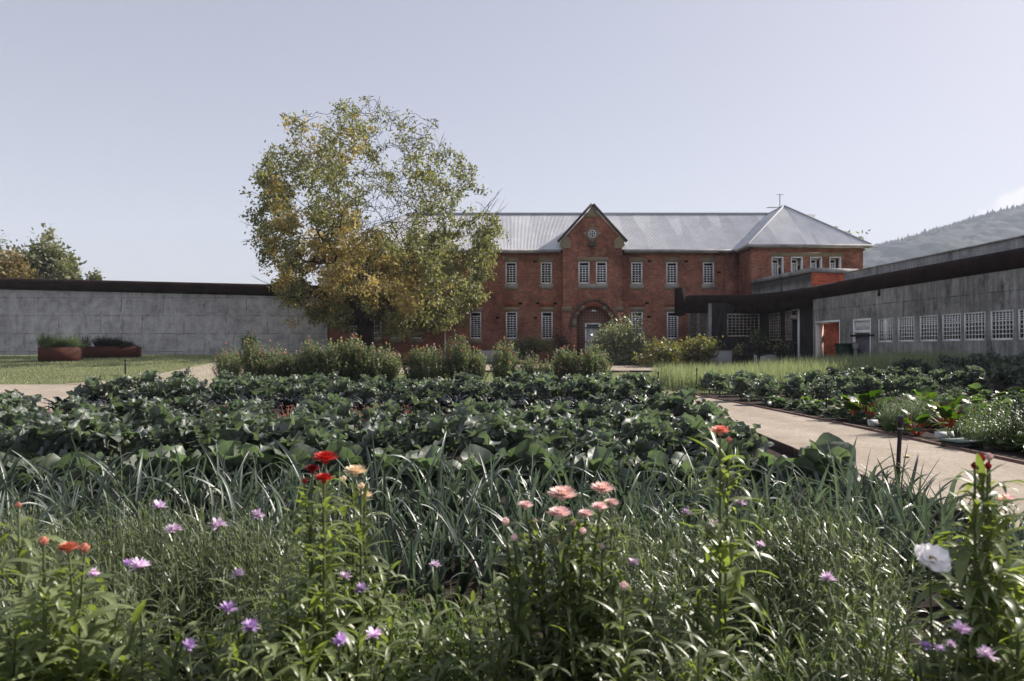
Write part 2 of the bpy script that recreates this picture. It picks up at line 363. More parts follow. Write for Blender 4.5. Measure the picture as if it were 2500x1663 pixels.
def edging(name, mt, pts, label, h=.10, t=.035, group=None):
    m = MB(); n = len(pts)
    for i in range(n-1):
        (x0, y0), (x1, y1) = pts[i], pts[i+1]
        dx, dy = x1-x0, y1-y0; l = math.hypot(dx, dy); nx_, ny_ = -dy/l*t/2, dx/l*t/2
        a, b = g1(x0, y0), g1(x1, y1)
        q = [(x0-nx_, y0-ny_), (x1-nx_, y1-ny_), (x1+nx_, y1+ny_), (x0+nx_, y0+ny_)]
        zz = [a, b, b, a]
        m.hexa([(q[k][0], q[k][1], zz[k]-.1) for k in range(4)]+[(q[k][0], q[k][1], zz[k]+h) for k in range(4)])
    o = m.build(name, mt, loc=(pts[0][0], pts[0][1], g1(*pts[0])))
    return tag(o, label, 'garden edging', group)
ys = list(np.arange(1, 26.6, 1.5))
edging('path_edging', M['edge'], [(float(edgeR(y))+.0, y) for y in ys], 'brown timber edging between the gravel path and the chard and fennel bed', .05, .045)
edging('path_edging', M['edge_dark'], [(float(edgeL(y)), y) for y in ys], 'dark steel edging between the leek bed and the gravel path', .12, .03)
edging('path_edging', M['edge_dark'], [(x, float(bl(x))-.02) for x in np.arange(-4, 8.1, 2)], 'dark low edging along the lawn in front of the far gravel strip', .09, .05)

# ------------------------------------------------------------------ wall helpers (local frame: a along, n outward)
class Fr:
    def __init__(s, O, d, n): s.O = Vector(O); s.d = Vector(d).normalized(); s.n = Vector(n).normalized()
    def p(s, a, z, k=0): q = s.O+s.d*a+s.n*k; return (q.x, q.y, z)
    def box(s, m, a0, a1, z0, z1, k0, k1, mi=0):
        P = [s.p(a0, z0, k1), s.p(a1, z0, k1), s.p(a1, z0, k0), s.p(a0, z0, k0), s.p(a0, z1, k1), s.p(a1, z1, k1), s.p(a1, z1, k0), s.p(a0, z1, k0)]
        m.hexa(P, mi)
def wall_holes(m, fr, a0, a1, z0, z1, holes, depth=.25, mi=0, rmi=None, thick=None):
    A = sorted(set([a0, a1]+[h[0] for h in holes]+[h[1] for h in holes])); Z = sorted(set([z0, z1]+[h[2] for h in holes]+[h[3] for h in holes]))
    for i in range(len(A)-1):
        for j in range(len(Z)-1):
            ca, cz = (A[i]+A[i+1])/2, (Z[j]+Z[j+1])/2
            if any(h[0] < ca < h[1] and h[2] < cz < h[3] for h in holes): continue
            m.face([fr.p(A[i], Z[j]), fr.p(A[i+1], Z[j]), fr.p(A[i+1], Z[j+1]), fr.p(A[i], Z[j+1])], mi)
    for h in holes:
        b0, b1, y0, y1 = h[:4]; r = mi if rmi is None else rmi
        m.face([fr.p(b0, y0), fr.p(b0, y0, -depth), fr.p(b0, y1, -depth), fr.p(b0, y1)], r)
        m.face([fr.p(b1, y0, -depth), fr.p(b1, y0), fr.p(b1, y1), fr.p(b1, y1, -depth)], r)
        m.face([fr.p(b0, y1), fr.p(b0, y1, -depth), fr.p(b1, y1, -depth), fr.p(b1, y1)], r)
        m.face([fr.p(b0, y0, -depth), fr.p(b0, y0), fr.p(b1, y0), fr.p(b1, y0, -depth)], r)
def lattice(fr, a0, a1, z0, z1, cols, zs, fw=.07, bw=.034, k0=-.09, k1=-.03, vb=None, fm='white'):
    """frame and bars: zs = heights of the horizontal bars (fractions), cols = number of panes across"""
    m = MB()
    fr.box(m, a0, a0+fw, z0, z1, k0, k1); fr.box(m, a1-fw, a1, z0, z1, k0, k1)
    fr.box(m, a0+fw, a1-fw, z0, z0+fw*1.2, k0, k1); fr.box(m, a0+fw, a1-fw, z1-fw, z1, k0, k1)
    ia0, ia1, iz0, iz1 = a0+fw, a1-fw, z0+fw*1.2, z1-fw
    top = 1.0 if vb is None else vb
    for c in range(1, cols):
        x = ia0+(ia1-ia0)*c/cols; fr.box(m, x-bw/2, x+bw/2, iz0, iz0+(iz1-iz0)*top, k0+.012, k1-.012)
    for q in zs:
        if isinstance(q, tuple): q, hw = q
        else: hw = bw/2
        z = iz0+(iz1-iz0)*q; fr.box(m, ia0, ia1, z-hw, z+hw, k0+.015, k1-.009)
    return m
def add_window(parent, fr, a0, a1, z0, z1, cols, zs, vb=None, fw=.09, bw=.042, rec=0.0, lintel=None, sill=None, arch=False, mt='white', glass='glass', label=None, k0=-.07, k1=-.01, depth=.2):
    wm = lattice(fr, a0, a1, z0, z1, cols, zs, fw, bw, k0, k1, vb)
    wo = wm.build('window', M[mt], parent)
    if label: wo['label'] = label
    pm = MB(); fr.box(pm, a0+.004, a1-.004, z0+.004, z1-.004, k0-.03, k0-.004); pm.build('pane', M[glass], wo)
    if lintel:
        lm = MB(); fr.box(lm, a0-lintel[0], a1+lintel[0], z1+.003, z1+lintel[1], -.05, .028); lm.build('lintel', M['stone'], wo)
        if arch:
            am = MB(); P = [(a0-lintel[0]-.02, z1+lintel[1]+.004), (a1+lintel[0]+.02, z1+lintel[1]+.004), (a1+lintel[0]+.14, z1+lintel[1]+.34), (a0-lintel[0]-.14, z1+lintel[1]+.34)]
            am.hexa([fr.p(P[0][0], P[0][1], .006), fr.p(P[1][0], P[1][1], .006), fr.p(P[1][0], P[1][1], -.03), fr.p(P[0][0], P[0][1], -.03),
                     fr.p(P[3][0], P[3][1], .006), fr.p(P[2][0], P[2][1], .006), fr.p(P[2][0], P[2][1], -.03), fr.p(P[3][0], P[3][1], -.03)])
            am.build('brick_arch', M['brick_arch'], wo)
    if sill:
        sm_ = MB(); fr.box(sm_, a0-sill[0], a1+sill[0], z0-sill[1], z0-.003, -.08, .055); sm_.build('sill', M[sill[2] if len(sill) > 2 else 'stone_pale'], wo)
    return wo
def corr(m, O, d, up, slope, a0, a1, rfun, pitch=.10, amp=.020, mi=0):
    """corrugated sheet: a along the eave, run r up the slope between rfun(a) = (r0, r1)"""
    O = Vector(O); d = Vector(d).normalized(); up = Vector(up).normalized()
    c = 1/math.sqrt(1+slope*slope); nrm = Vector((-up.x*slope*c, -up.y*slope*c, c))
    n = int((a1-a0)/pitch*4); aa = np.linspace(a0, a1, n+1); V = []
    for a in aa:
        r0, r1 = rfun(a); h = amp*math.sin(2*PI*a/pitch)
        for r in (r0, r1):
            V.append(O+d*a+up*r+Vector((0, 0, slope*r))+nrm*h)
    V = np.array([tuple(v) for v in V]); k = np.arange(n)
    m.add(V, np.stack([2*k, 2*k+2, 2*k+3, 2*k+1], 1), mi)

# ================================================================== RED BRICK BUILDING
Y0 = 49.6; YB = 49.1; YW = 46.9; ZB = .3
bb = empty('brick_building', (1.5, Y0, g1(1.5, Y0)), 'two storey red brick building with pointed gable and grey corrugated iron roof', 'building')
fr = Fr((0, Y0, 0), (1, 0, 0), (0, -1, 0))
x0b, x1b = PX(800, Y0), 15.78
zu0, zu1 = PZ(693.5, Y0), PZ(640, Y0); zl0, zl1 = PZ(827.5, Y0), PZ(761, Y0)
ztop = 8.36
ups = [(u, u+27.5) for u in (880, 972, 1060, 1146.5, 1234, 1320, 1541, 1626.5, 1716)]
los = [(u, u+28) for u in (853, 903.5, 953, 1002, 1147, 1235, 1321.5, 1541.5, 1628)]
holes = [(PX(a, Y0), PX(b, Y0), zu0, zu1) for a, b in ups]+[(PX(a, Y0), PX(b, Y0), zl0, zl1) for a, b in los]
m = MB(); wall_holes(m, fr, x0b, x1b, ZB, ztop, holes, .16)
frl = Fr((x0b, Y0, 0), (0, 1, 0), (-1, 0, 0)); wall_holes(m, frl, 0, 9.6, ZB, ztop, [])
m.face([(x0b, Y0+9.6, ZB), (23.1, Y0+9.6, ZB), (23.1, Y0+9.6, ztop), (x0b, Y0+9.6, ztop)][::-1])
# corner pier beside the wing, plinth and the dentil course under the eaves
fr.box(m, PX(1769, Y0), x1b-.01, ZB, ztop-.05, .0, .12)
fr.box(m, x0b+.02, 3.3, ztop-.28, ztop-.02, .0, .06); fr.box(m, 7.8, 14.8, ztop-.28, ztop-.02, .0, .06)
fr.box(m, x0b+.02, 3.2, ZB, 1.35, .0, .05); fr.box(m, 7.9, 12.1, ZB, 1.35, .0, .05)
for (u, v, Y) in [(1213, 636, 0), (1184, 660, 0), (1306, 636, 0), (1270, 740, 0), (1215, 776, 0), (1307, 776, 0), (1582, 634, 0), (1584, 774, 0), (1673, 635, 0), (1755, 665, 0), (1312, 741, 0), (1356, 741, 0), (1580, 740, 0)]:
    pass
m.build('wall', M['brick'], bb)
vm = MB()
for (u, v) in [(1213, 638), (1185, 669), (1306, 638), (1270, 741), (1215, 776), (1307, 776), (1586, 638), (1584, 774), (1675, 638), (1755, 665), (1312, 741), (1356, 741), (1580, 740)]:
    vm = MB(); x, z = PX(u, Y0), PZ(v, Y0); fr.box(vm, x-.13, x+.13, z-.07, z+.07, -.02, .008); vm.build('air_vent', M['dark'], bb)
def zsn(n, t=1.0): return [t*i/n for i in range(1, n)]
for i, (a, b) in enumerate(ups):
    if i in (5, 6): zs, vb = zsn(8)+[(.5, .035)], None
    else: zs, vb = zsn(7, .86)+[(.86, .028)], .86
    add_window(bb, fr, PX(a, Y0), PX(b, Y0), zu0, zu1, 3, zs, vb, lintel=(.14, .33), sill=(.10, .36), glass='glass')
for i, (a, b) in enumerate(los):
    if i == 5 : zs = zsn(10)+[(.2, .05)]
    elif i < 4: zs = zsn(9)+[(.18, .04)]
    else: zs = zsn(10, .86)+[(.86, .03)]
    vb = .88 if i > 3 else None
    add_window(bb, fr, PX(a, Y0), PX(b, Y0), zl0, zl1, 3, zs, vb, lintel=(.12, .33), sill=(.08, .33, 'stone'), arch=True, glass='glassb' if i in (0, 1, 2, 3) else 'glass')
# ---- gable bay
frb = Fr((0, YB, 0), (1, 0, 0), (0, -1, 0))
g0, g2 = PX(1374, YB), PX(1519, YB); gz = PZ(606, YB)
gw = [(PX(1412, YB), PX(1439.5, YB), PZ(693, YB), PZ(639, YB)), (PX(1455, YB), PX(1482, YB), PZ(693, YB), PZ(639, YB))]
ax0, ax1, azt, azs = PX(1408, YB), PX(1490, YB), PZ(748, YB), PZ(779, YB)
m = MB(); wall_holes(m, frb, g0, g2, ZB, gz, gw+[(ax0, ax1, ZB, azt+.02)], .28)
axc = (ax0+ax1)/2; ahw = (ax1-ax0)/2
def archz(x, hw, zs, zt): return zs+(zt-zs)*max(0., 1-abs(x/hw)**1.9)**.62
na = 24
for k in range(na):          # brick spandrels over the arch
    xa, xb = -ahw+2*ahw*k/na, -ahw+2*ahw*(k+1)/na
    m.face([frb.p(axc+xa, archz(xa, ahw, azs, azt)), frb.p(axc+xb, archz(xb, ahw, azs, azt)), frb.p(axc+xb, azt+.02), frb.p(axc+xa, azt+.02)])
    m.face([frb.p(axc+xa, archz(xa, ahw, azs, azt), -.28), frb.p(axc+xb, archz(xb, ahw, azs, azt), -.28), frb.p(axc+xb, archz(xb, ahw, azs, azt)), frb.p(axc+xa, archz(xa, ahw, azs, azt))])
k0, k1, kz, kz2, apx, apz = PX(1368, YB), PX(1525, YB), PZ(588, YB), PZ(602, YB), PX(1446, YB), PZ(505, YB)
m.face([frb.p(g0, gz), frb.p(g2, gz), frb.p(k1-.06, kz), frb.p(apx, apz), frb.p(k0+.06, kz)])
for xs in (g0, g2):          # side cheeks of the bay
    m.face([(xs, YB, ZB), (xs, Y0+.05, ZB), (xs, Y0+.05, gz), (xs, YB, gz)] if xs == g2 else [(xs, Y0+.05, ZB), (xs, YB, ZB), (xs, YB, gz), (xs, Y0+.05, gz)])
frb.box(m, g0-.05, ax0-.42, ZB, PZ(762, YB), 0, .06); frb.box(m, ax1+.42, g2+.05, ZB, PZ(762, YB), 0, .06)
m.build('gable_bay', M['brick'], bb)
m = MB()
frb.box(m, PX(1409, YB), PX(1485, YB), PZ(638.6, YB), PZ(628, YB), -.05, .03)
o = m.build('lintel', M['stone'], bb)
m = MB(); frb.box(m, PX(1411, YB), PX(1484, YB), PZ(705.5, YB), PZ(693.4, YB), -.08, .05); m.build('sill', M['stone_pale'], bb)
for (a, b, c, d) in gw: add_window(bb, frb, a, b, c, d, 3, zsn(7, .85)+[(.85, .028)], .85)
# sandstone band, kneelers, coping, apex stone
m = MB()
frb.box(m, g0-.06, ax0-.36, PZ(761, YB), PZ(749, YB), 0, .075); m.build('stone_band', M['stone'], bb); m = MB(); frb.box(m, ax1+.36, g2+.06, PZ(761, YB), PZ(749, YB), 0, .075)
m.build('stone_band', M['stone'], bb)
for sx, kx, gx_ in ((1, k0, g0), (-1, k1, g2)):
    m = MB()
    P = [(gx_+sx*.06, gz-.02), (gx_+sx*.55, gz-.02), (gx_+sx*.55, kz+.05), (kx+sx*.35, kz+.36), (kx+sx*.05, kz+.02), (kx, kz-.35)]
    fp = [frb.p(a, z, .09) for a, z in P]; bp = [frb.p(a, z, -.02) for a, z in P]
    if sx < 0: fp, bp = fp[::-1], bp[::-1]
    m.face(fp); m.face(bp[::-1])
    for i in range(6): j = (i+1) % 6; m.face([fp[j], fp[i], bp[i], bp[j]])
    m.build('kneeler', M['stone'], bb)
m = MB()
P = [(apx-.62, apz-.72), (apx+.62, apz-.72), (apx, apz+.02)]
m.hexa([frb.p(P[0][0], P[0][1], .05), frb.p(P[1][0], P[1][1], .05), frb.p(P[1][0], P[1][1], -.02), frb.p(P[0][0], P[0][1], -.02),
        frb.p(apx-.02, P[2][1], .05), frb.p(apx+.02, P[2][1], .05), frb.p(apx+.02, P[2][1], -.02), frb.p(apx-.02, P[2][1], -.02)])
m.build('apex_stone', M['stone'], bb)
for sx, kx in ((1, k0), (-1, k1)):
    m = MB(); a = Vector((kx-sx*.1, 0, kz-.1)); b = Vector((apx+sx*.0, 0, apz+.12)); dd = (b-a).normalized(); nn = Vector((-dd.z, 0, dd.x))*(1 if sx > 0 else -1)
    q = []
    for (P0, h) in ((a, 0), (b, 0)):
        pass
    A0, A1, B0, B1 = a, a+nn*.15, b, b+nn*.15+Vector((0, 0, .0))
    Q = [A0, B0, B1, A1] if sx > 0 else [B0, A0, A1, B1]
    f0 = [(p.x, YB-.17, p.z) for p in Q]; f1 = [(p.x, YB+.28, p.z) for p in Q]
    m.hexa([f0[0], f0[1], f1[1], f1[0], f0[3], f0[2], f1[2], f1[3]])
    m.build('gable_coping', M['stone_dark'], bb)
# round window with keyed surround
rc = (PX(1446, YB), PZ(571, YB))
def ring(m, fr_, cx, cz, r0, r1, k0_, k1_, n=28, a0=0, a1=2*PI, sq=1.0):
    for i in range(n):
        q0, q1 = a0+(a1-a0)*i/n, a0+(a1-a0)*(i+1)/n
        P = [(cx+math.cos(q)*r, cz+math.sin(q)*r*sq) for r, q in ((r0, q0), (r1, q0), (r1, q1), (r0, q1))]
        m.hexa([fr_.p(*P[0], k1_), fr_.p(*P[1], k1_), fr_.p(*P[1], k0_), fr_.p(*P[0], k0_), fr_.p(*P[3], k1_), fr_.p(*P[2], k1_), fr_.p(*P[2], k0_), fr_.p(*P[3], k0_)])
m = MB(); ring(m, frb, rc[0], rc[1], .215, .27, 0, .06)
for q in (-.07, .07):
    hh = math.sqrt(.215**2-q*q)
    frb.box(m, rc[0]+q-.016, rc[0]+q+.016, rc[1]-hh, rc[1]+hh, .012, .04); frb.box(m, rc[0]-hh, rc[0]+hh, rc[1]+q-.016, rc[1]+q+.016, .014, .038)
o = m.build('round_window', M['white'], bb)
m = MB(); m.tube([frb.p(rc[0], rc[1], -.02), frb.p(rc[0], rc[1], .01)], [.22, .22], 24); m.build('pane', M['glass'], o)
m = MB(); ring(m, frb, rc[0], rc[1], .272, .46, 0, .03)
frb.box(m, rc[0]-.11, rc[0]+.11, rc[1]+.44, rc[1]+.66, 0, .028); frb.box(m, rc[0]-.11, rc[0]+.11, rc[1]-.6, rc[1]-.44, 0, .028)
frb.box(m, rc[0]-.6, rc[0]-.42, rc[1]-.13, rc[1]+.13, 0, .028); frb.box(m, rc[0]+.42, rc[0]+.6, rc[1]-.13, rc[1]+.13, 0, .028)
m.build('surround', M['stone'], o)
m = MB(); a, z = PX(1445, YB), PZ(598, YB)
frb.box(m, a-.2, a+.2, z-.12, z+.12, .15, .42); frb.box(m, a-.2, a+.24, z+.12, z+.16, .05, .5); frb.box(m, a-.07, a+.07, z-.26, z-.12, .03, .3); frb.box(m, a-.04, a+.04, z-.1, z+.1, .03, .15)
m.build('floodlight', mat('grey lamp housing', (.10, .10, .10), .6), bb)
# arch ring, hood mould, infill, door
m = MB()
def archring(m, t0, t1, k0_, k1_, zsp=azs, n=26):
    for i in range(n):
        P = []
        for q in (-1+2*i/n, -1+2*(i+1)/n):
            for t in (t0, t1):
                hw = ahw+t; x = hw*math.sin(q*PI/2); P.append((axc+x, archz(x, hw, zsp, azt+t)))
        m.hexa([frb.p(*P[0], k1_), frb.p(*P[2], k1_), frb.p(*P[2], k0_), frb.p(*P[0], k0_), frb.p(*P[1], k1_), frb.p(*P[3], k1_), frb.p(*P[3], k0_), frb.p(*P[1], k0_)])
archring(m, .0, .30, 0, .02); m.build('arch', M['brick_arch'], bb)
m = MB()
for q in (-.72, -.42, .42, .72):
    for t0, t1 in ((.0, .30),):
        P = []
        for qq in (q-.09, q+.09):
            for t in (t0, t1):
                hw = ahw+t; x = hw*math.sin(qq*PI/2); P.append((axc+x, archz(x, hw, azs, azt+t)))
        m.hexa([frb.p(*P[0], .03), frb.p(*P[2], .03), frb.p(*P[2], .0), frb.p(*P[0], .0), frb.p(*P[1], .03), frb.p(*P[3], .03), frb.p(*P[3], .0), frb.p(*P[1], .0)])
for sx in (-1, 1): frb.box(m, axc+sx*(ahw+.15)-.15, axc+sx*(ahw+.15)+.15, PZ(799, YB), azs-.0, 0, .03)
m.build('arch_stone', M['stone'], bb)
m = MB(); archring(m, .38, .50, 0, .12, azs-.35)
for sx in (-1, 1): m.tube([frb.p(axc+sx*(ahw+.44), azs-.62, .07), frb.p(axc+sx*(ahw+.44), azs-.45, .07), frb.p(axc+sx*(ahw+.44), azs-.3, .07)], [.05, .13, .07], 8)
m.build('hood_mould', M['stone_dark'], bb)
gm = mat('brown glazed block infill', (.20, .12, .09), .5)
v_, s_ = wallvec(gm); bt = N(gm, 'ShaderNodeTexBrick'); bt.offset = 0; bt.inputs['Scale'].default_value = 1; bt.inputs['Brick Width'].default_value = .2; bt.inputs['Row Height'].default_value = .2; bt.inputs['Mortar Size'].default_value = .014
bt.inputs['Color1'].default_value = (.14, .062, .045, 1); bt.inputs['Color2'].default_value = (.115, .052, .04, 1); bt.inputs['Mortar'].default_value = (.27, .17, .11, 1)
L(gm, v_, bt.inputs['Vector']); L(gm, bt.outputs['Color'], BS(gm).inputs['Base Color'])
m = MB(); dk = -.24
frb.box(m, ax0+.01, ax1-.01, ZB, azt, dk-.04, dk); m.build('arch_infill', gm, bb)
d0, d1, dz = PX(1429, YB), PX(1466.5, YB), PZ(789, YB)
m = MB(); frb.box(m, d0+.08, d1-.08, ZB, dz-.09, dk+.005, dk+.03); door = m.build('door', M['cream_panel'], bb)
m = MB(); frb.box(m, d0, d0+.08, ZB, dz, dk, dk+.07); frb.box(m, d1-.08, d1, ZB, dz, dk, dk+.07); frb.box(m, d0+.08, d1-.08, dz-.09, dz, dk, dk+.07); m.build('door_frame', M['white'], door)
for v in (800, 834): 
    m = MB(); z = PZ(v, YB); frb.box(m, d0-.04, d1+.02, z-.035, z+.035, dk+.075, dk+.12); m.build('security_bar', M['black'], door)
m = MB(); frb.box(m, d0+.15, d1-.15, dz-.24, dz-.12, dk+.032, dk+.045); m.build('door_light', M['glassb'], door)
m = MB(); m.tube([frb.p(axc, azt-.28, -.1), frb.p(axc-.12, azt-.34, .0)], [.06, .05], 8); m.tube([frb.p(axc+.08, azt-.3, -.08), frb.p(axc+.16, azt-.36, -.02)], [.06, .05], 8); m.build('lamp', M['white'], bb)
# ---- wing
frw = Fr((0, YW, 0), (1, 0, 0), (0, -1, 0)); wx0, wx1 = 15.78, PX(2107, YW)
ww = [(PX(a, YW), PX(a+28.5, YW), PZ(684, YW), PZ(627, YW)) for a in (1884, 1931, 1978, 2025)]
m = MB(); wall_holes(m, frw, wx0, wx1, ZB, 8.3, ww, .4)
frs = Fr((wx0, YW, 0), (0, 1, 0), (-1, 0, 0)); wall_holes(m, frs, 0, Y0-YW+.05, ZB, 8.3, [])
frs2 = Fr((wx1, YW, 0), (0, 1, 0), (1, 0, 0)); 
m.face([(wx1, YW, ZB), (wx1, Y0+9.6, ZB), (wx1, Y0+9.6, 8.3), (wx1, YW, 8.3)])
frw.box(m, wx0-.05, wx1+.05, 8.0, 8.3, 0, .06)
m.build('wing_wall', M['brick'], bb)
m = MB(); frw.box(m, PX(1880, YW), PX(2057, YW), PZ(626.8, YW), PZ(616.5, YW), -.02, .03); m.build('lintel', M['stone'], bb)
for (a, b, c, d) in ww:
    wo = add_window(bb, frw, a+.03, b-.2, c, d-.1, 3, zsn(8, .84)+[(.84, .03)], .84, k0=-.40, k1=-.33)
    mm = MB(); frw.box(mm, a-.0, a+.055, c, d, -.3, .02); frw.box(mm, b-.055, b, c, d, -.38, .02); frw.box(mm, a+.055, b-.055, d-.075, d, -.3, .02); mm.build('reveal', M['white'], wo)
# ---- roofs
ey, ez, ry, rz = 49.12, 8.42, 54.3, PZ(523.5, 54.3); slope = (rz-ez)/(ry-ey); run = ry-ey
m = MB(); xl = x0b-.35
corr(m, (0, ey, ez), (1, 0, 0), (0, 1, 0), slope, xl, 19.6, lambda a: (0, max(0.02, min(run, (a-xl)))), mi=0)
corr(m, (0, 2*ry-ey, ez), (-1, 0, 0), (0, -1, 0), slope, -23.2, -xl, lambda a: (0, max(.02, min(run, -xl-a))))
corr(m, (xl, ey, ez), (0, -1, 0), (1, 0, 0), slope, -2*run, 0, lambda a: (0, max(.02, min(-a, 2*run+a))))
m.build('roof', M['roof'], bb)
wy, wz, way, wax = 46.5, 8.38, 50.9, 19.47; waz = PZ(503.5, way); wsl = (waz-wz)/(way-wy); hw = wax-15.45; sls = (waz-wz)/hw
m = MB()
corr(m, (15.45, wy, wz), (1, 0, 0), (0, 1, 0), wsl, 0, 2*hw, lambda a: (0, max(.02, (way-wy)*(1-abs(a-hw)/hw))))
corr(m, (15.45, wy, wz), (0, 1, 0), (1, 0, 0), sls, 0, 13, lambda a: (0, max(.02, min(hw, hw*a/(way-wy)))))
corr(m, (15.45+2*hw, wy, wz), (0, 1, 0), (-1, 0, 0), sls, 0, 13, lambda a: (0, max(.02, min(hw, hw*a/(way-wy)))))
m.build('wing_roof', M['roof'], bb)
# gable cross roof
gsl = (apz-.05-kz)/(apx-k0)
m = MB()
for sx in (1, -1):
    O = (apx-sx*(apx-k0-.02), YB+.2, kz-.05)
    corr(m, O, (0, 1, 0), (sx, 0, 0), gsl, 0, 4.6, lambda a: (max(0, 0), (apx-k0-.02)))
m.build('gable_roof', M['roof'], bb)
m = MB()
m.tube([(xl+run, ry, rz+.02), (19.7, ry, rz+.02)], [.13, .13], 8); m.tube([(apx, YB+.2, apz), (apx, 53.6, apz)], [.09, .09], 6)
m.tube([(15.45, wy, wz+.02), (wax, way, waz+.03), (wax, 60, waz+.03)], [.07]*3, 6); m.tube([(15.45+2*hw, wy, wz+.02), (wax, way, waz+.03)], [.07]*2, 6); m.tube([(xl, ey, ez), (xl+run, ry, rz)], [.1]*2, 6)
m.build('ridge_cap', M['ridge'], bb)
m = MB()
fr.box(m, xl, g0-.16, ez-.17, ez-.0, .44, .58); fr.box(m, g2+.16, 15.4, ez-.17, ez-.0, .44, .58)
fr.box(m, xl, g0-.16, ez-.2, ez-.17, .0, .5); fr.box(m, g2+.16, 15.4, ez-.2, ez-.17, .0, .5)
frw.box(m, 15.4, 15.5+2*hw, wz-.17, wz, .38, .52); frw.box(m, 15.5, 15.4+2*hw, wz-.2, wz-.17, .0, .4)
m.box((15.43, (wy+49.1)/2, wz-.085), (.12, 49.1-wy-.1, .17)); m.box((15.62, (wy+49.3)/2, wz-.185), (.3, 49.3-wy, .03))
m.build('gutter', M['gutter'], bb)
m = MB(); m.cyl((PX(1086.5, Y0-.12), Y0-.12, ZB), (PX(1086.5, Y0-.12), Y0-.12, PZ(795, Y0-.12)), .045, 8); m.build('downpipe', M['white'], bb)
m = MB(); ax_, ay_ = PX(1904, 51.5), 51.5
m.cyl((ax_, ay_, 10.8), (ax_, ay_, PZ(474, ay_)), .03, 6); m.cyl((ax_-.25, ay_, PZ(475.5, ay_)), (ax_+.25, ay_, PZ(475, ay_)), .02, 5)
m.cyl((PX(1872, ay_), ay_, PZ(507, ay_)), (ax_+.1, ay_, PZ(506, ay_)), .025, 5)
for k in range(4): m.cyl((PX(1874+k*6, ay_), ay_-.25, PZ(507, ay_)), (PX(1874+k*6, ay_), ay_+.25, PZ(507, ay_)), .014, 4)
m.build('antenna', mat('antenna metal', (.18, .18, .19), .5), bb)
m = MB(); m.cyl((PX(2125, 46.6), 46.6, PZ(604, 46.6)), (PX(2144, 46.6), 46.6, PZ(603, 46.6)), .03, 5); m.build('pipe_stub', M['gutter'], bb)

# ================================================================== LEFT BOUNDARY WALL
yl = 49.45
frl = Fr((0, yl, 0), (1, 0, 0), (0, -1, 0))
bw = empty('boundary_wall', (-25, yl, g1(-25, yl)), 'long grey concrete boundary wall with a black rounded coping, left of the brick building', 'wall')
lx0, lx1 = -75.0, PX(800, yl)-.02
def ltop(x): return PZ(678+.0239*(x/yl*F+1250), yl)-.82
m = MB()
xs = np.linspace(lx0, lx1, 32)
V = [(x, yl+d, z) for x in xs for d, z in ((0, .4), (0, ltop(x)+.3), (.35, ltop(x)+.3), (.35, .4))]
m.add(V, [(4*i+j, 4*i+(j+1) % 4, 4*i+4+(j+1) % 4, 4*i+4+j) for i in range(31) for j in (0, 1, 2)])
m.build('wall', M['conc_l'], bw)
m = MB(); xs = np.linspace(lx0, lx1, 40); m.tube([(x, yl+.12, ltop(x)+.40) for x in xs], [.42]*40, 16); m.build('coping', M['pipe'], bw, smooth=True)

# ================================================================== RIGHT CONCRETE BUILDING
WN = math.sqrt(1+.1094**2)
def wx(y): return 20.247-.1094*y
def uy(u): return 20.247/((u-1250)/F+.1094)
frr = Fr((wx(38), 38, 0), (.1094, -1, 0), (-1, -.1094, 0))
def ua(u): return (38-uy(u))*WN
rbld = empty('concrete_building', (wx(28), 28, g1(wx(28), 28)), 'low grey concrete wing on the right with small paned white windows and dark rounded coping', 'building')
zw0, zw1 = 1.835, 2.915
wins = [(2142.8, 2178.6), (2191.3, 2231.3), (2244, 2288.9), (2298.9, 2346.2), (2352, 2405.5), (2416.6, 2474.4), (2484, 2546), (2562, 2632)]
hl = [(ua(a), ua(b), zw0, zw1) for a, b in wins]
o0, o1, oz = ua(1991.5), ua(2050.5), 2.99
q0, q1, qz = ua(2083), ua(2126), 2.97
m = MB(); wall_holes(m, frr, ua(1985), 36.5, .2, 4.6, hl+[(o0, o1, .2, oz), (q0, q1, .2, qz)], .45)
m.face([frr.p(ua(1985), .2), frr.p(ua(1985), 4.6), frr.p(ua(1985), 4.6, -.45), frr.p(ua(1985), .2, -.45)])
m.face([frr.p(ua(1985), .2, -.45), frr.p(ua(1985), 4.6, -.45), frr.p(36.5, 4.6, -.45), frr.p(36.5, .2, -.45)] if False else [frr.p(ua(1985), 4.6), frr.p(36.5, 4.6), frr.p(36.5, 4.6, -.45), frr.p(ua(1985), 4.6, -.45)])
m.build('wall', M['conc_r'], rbld)
for i, (a, b, c, d) in enumerate(hl):
    n = 6
    zs = [(.66, .02)]+[.66*k/4 for k in (1, 2, 3)]+[.66+.34*k/4 for k in (1, 2, 3)]
    wo = add_window(rbld, frr, a, b, c, d, n, zs, None, fw=.065, bw=.028, k0=-.10, k1=-.02)
    if i == 0: mm = MB(); frr.box(mm, (a+b)/2-.075, (a+b)/2+.075, c+.07, d-.06, -.09, -.012); mm.build('mullion', M['white'], wo)
# bricked up opening with a white jamb
m = MB(); frr.box(m, o0+.02, o1-.04, 1.12, oz-.1, -.449, -.42); bi = m.build('brick_infill', M['brick_new'], rbld)
m = MB(); frr.box(m, o0+.02, o1-.04, .3, 1.118, -.449, -.40); m.build('stone_base', M['stone_pale'], bi)
jm = speckle(mat('pale cream jamb paint', (.75, .68, .64), .7), (.74, .68, .64), 4, .8, 1.05)  # the pale tone is the jamb's own paint
m = MB(); frr.box(m, o0, o0+.02, .3, oz-.1, -.45, .0); m.build('jamb', jm, bi)
m = MB(); frr.box(m, o0-.06, o1+.02, oz-.10, oz, -.44, .03); frr.box(m, o1-.035, o1, .3, oz-.1, -.3, .02); m.build('frame', M['white'], bi)
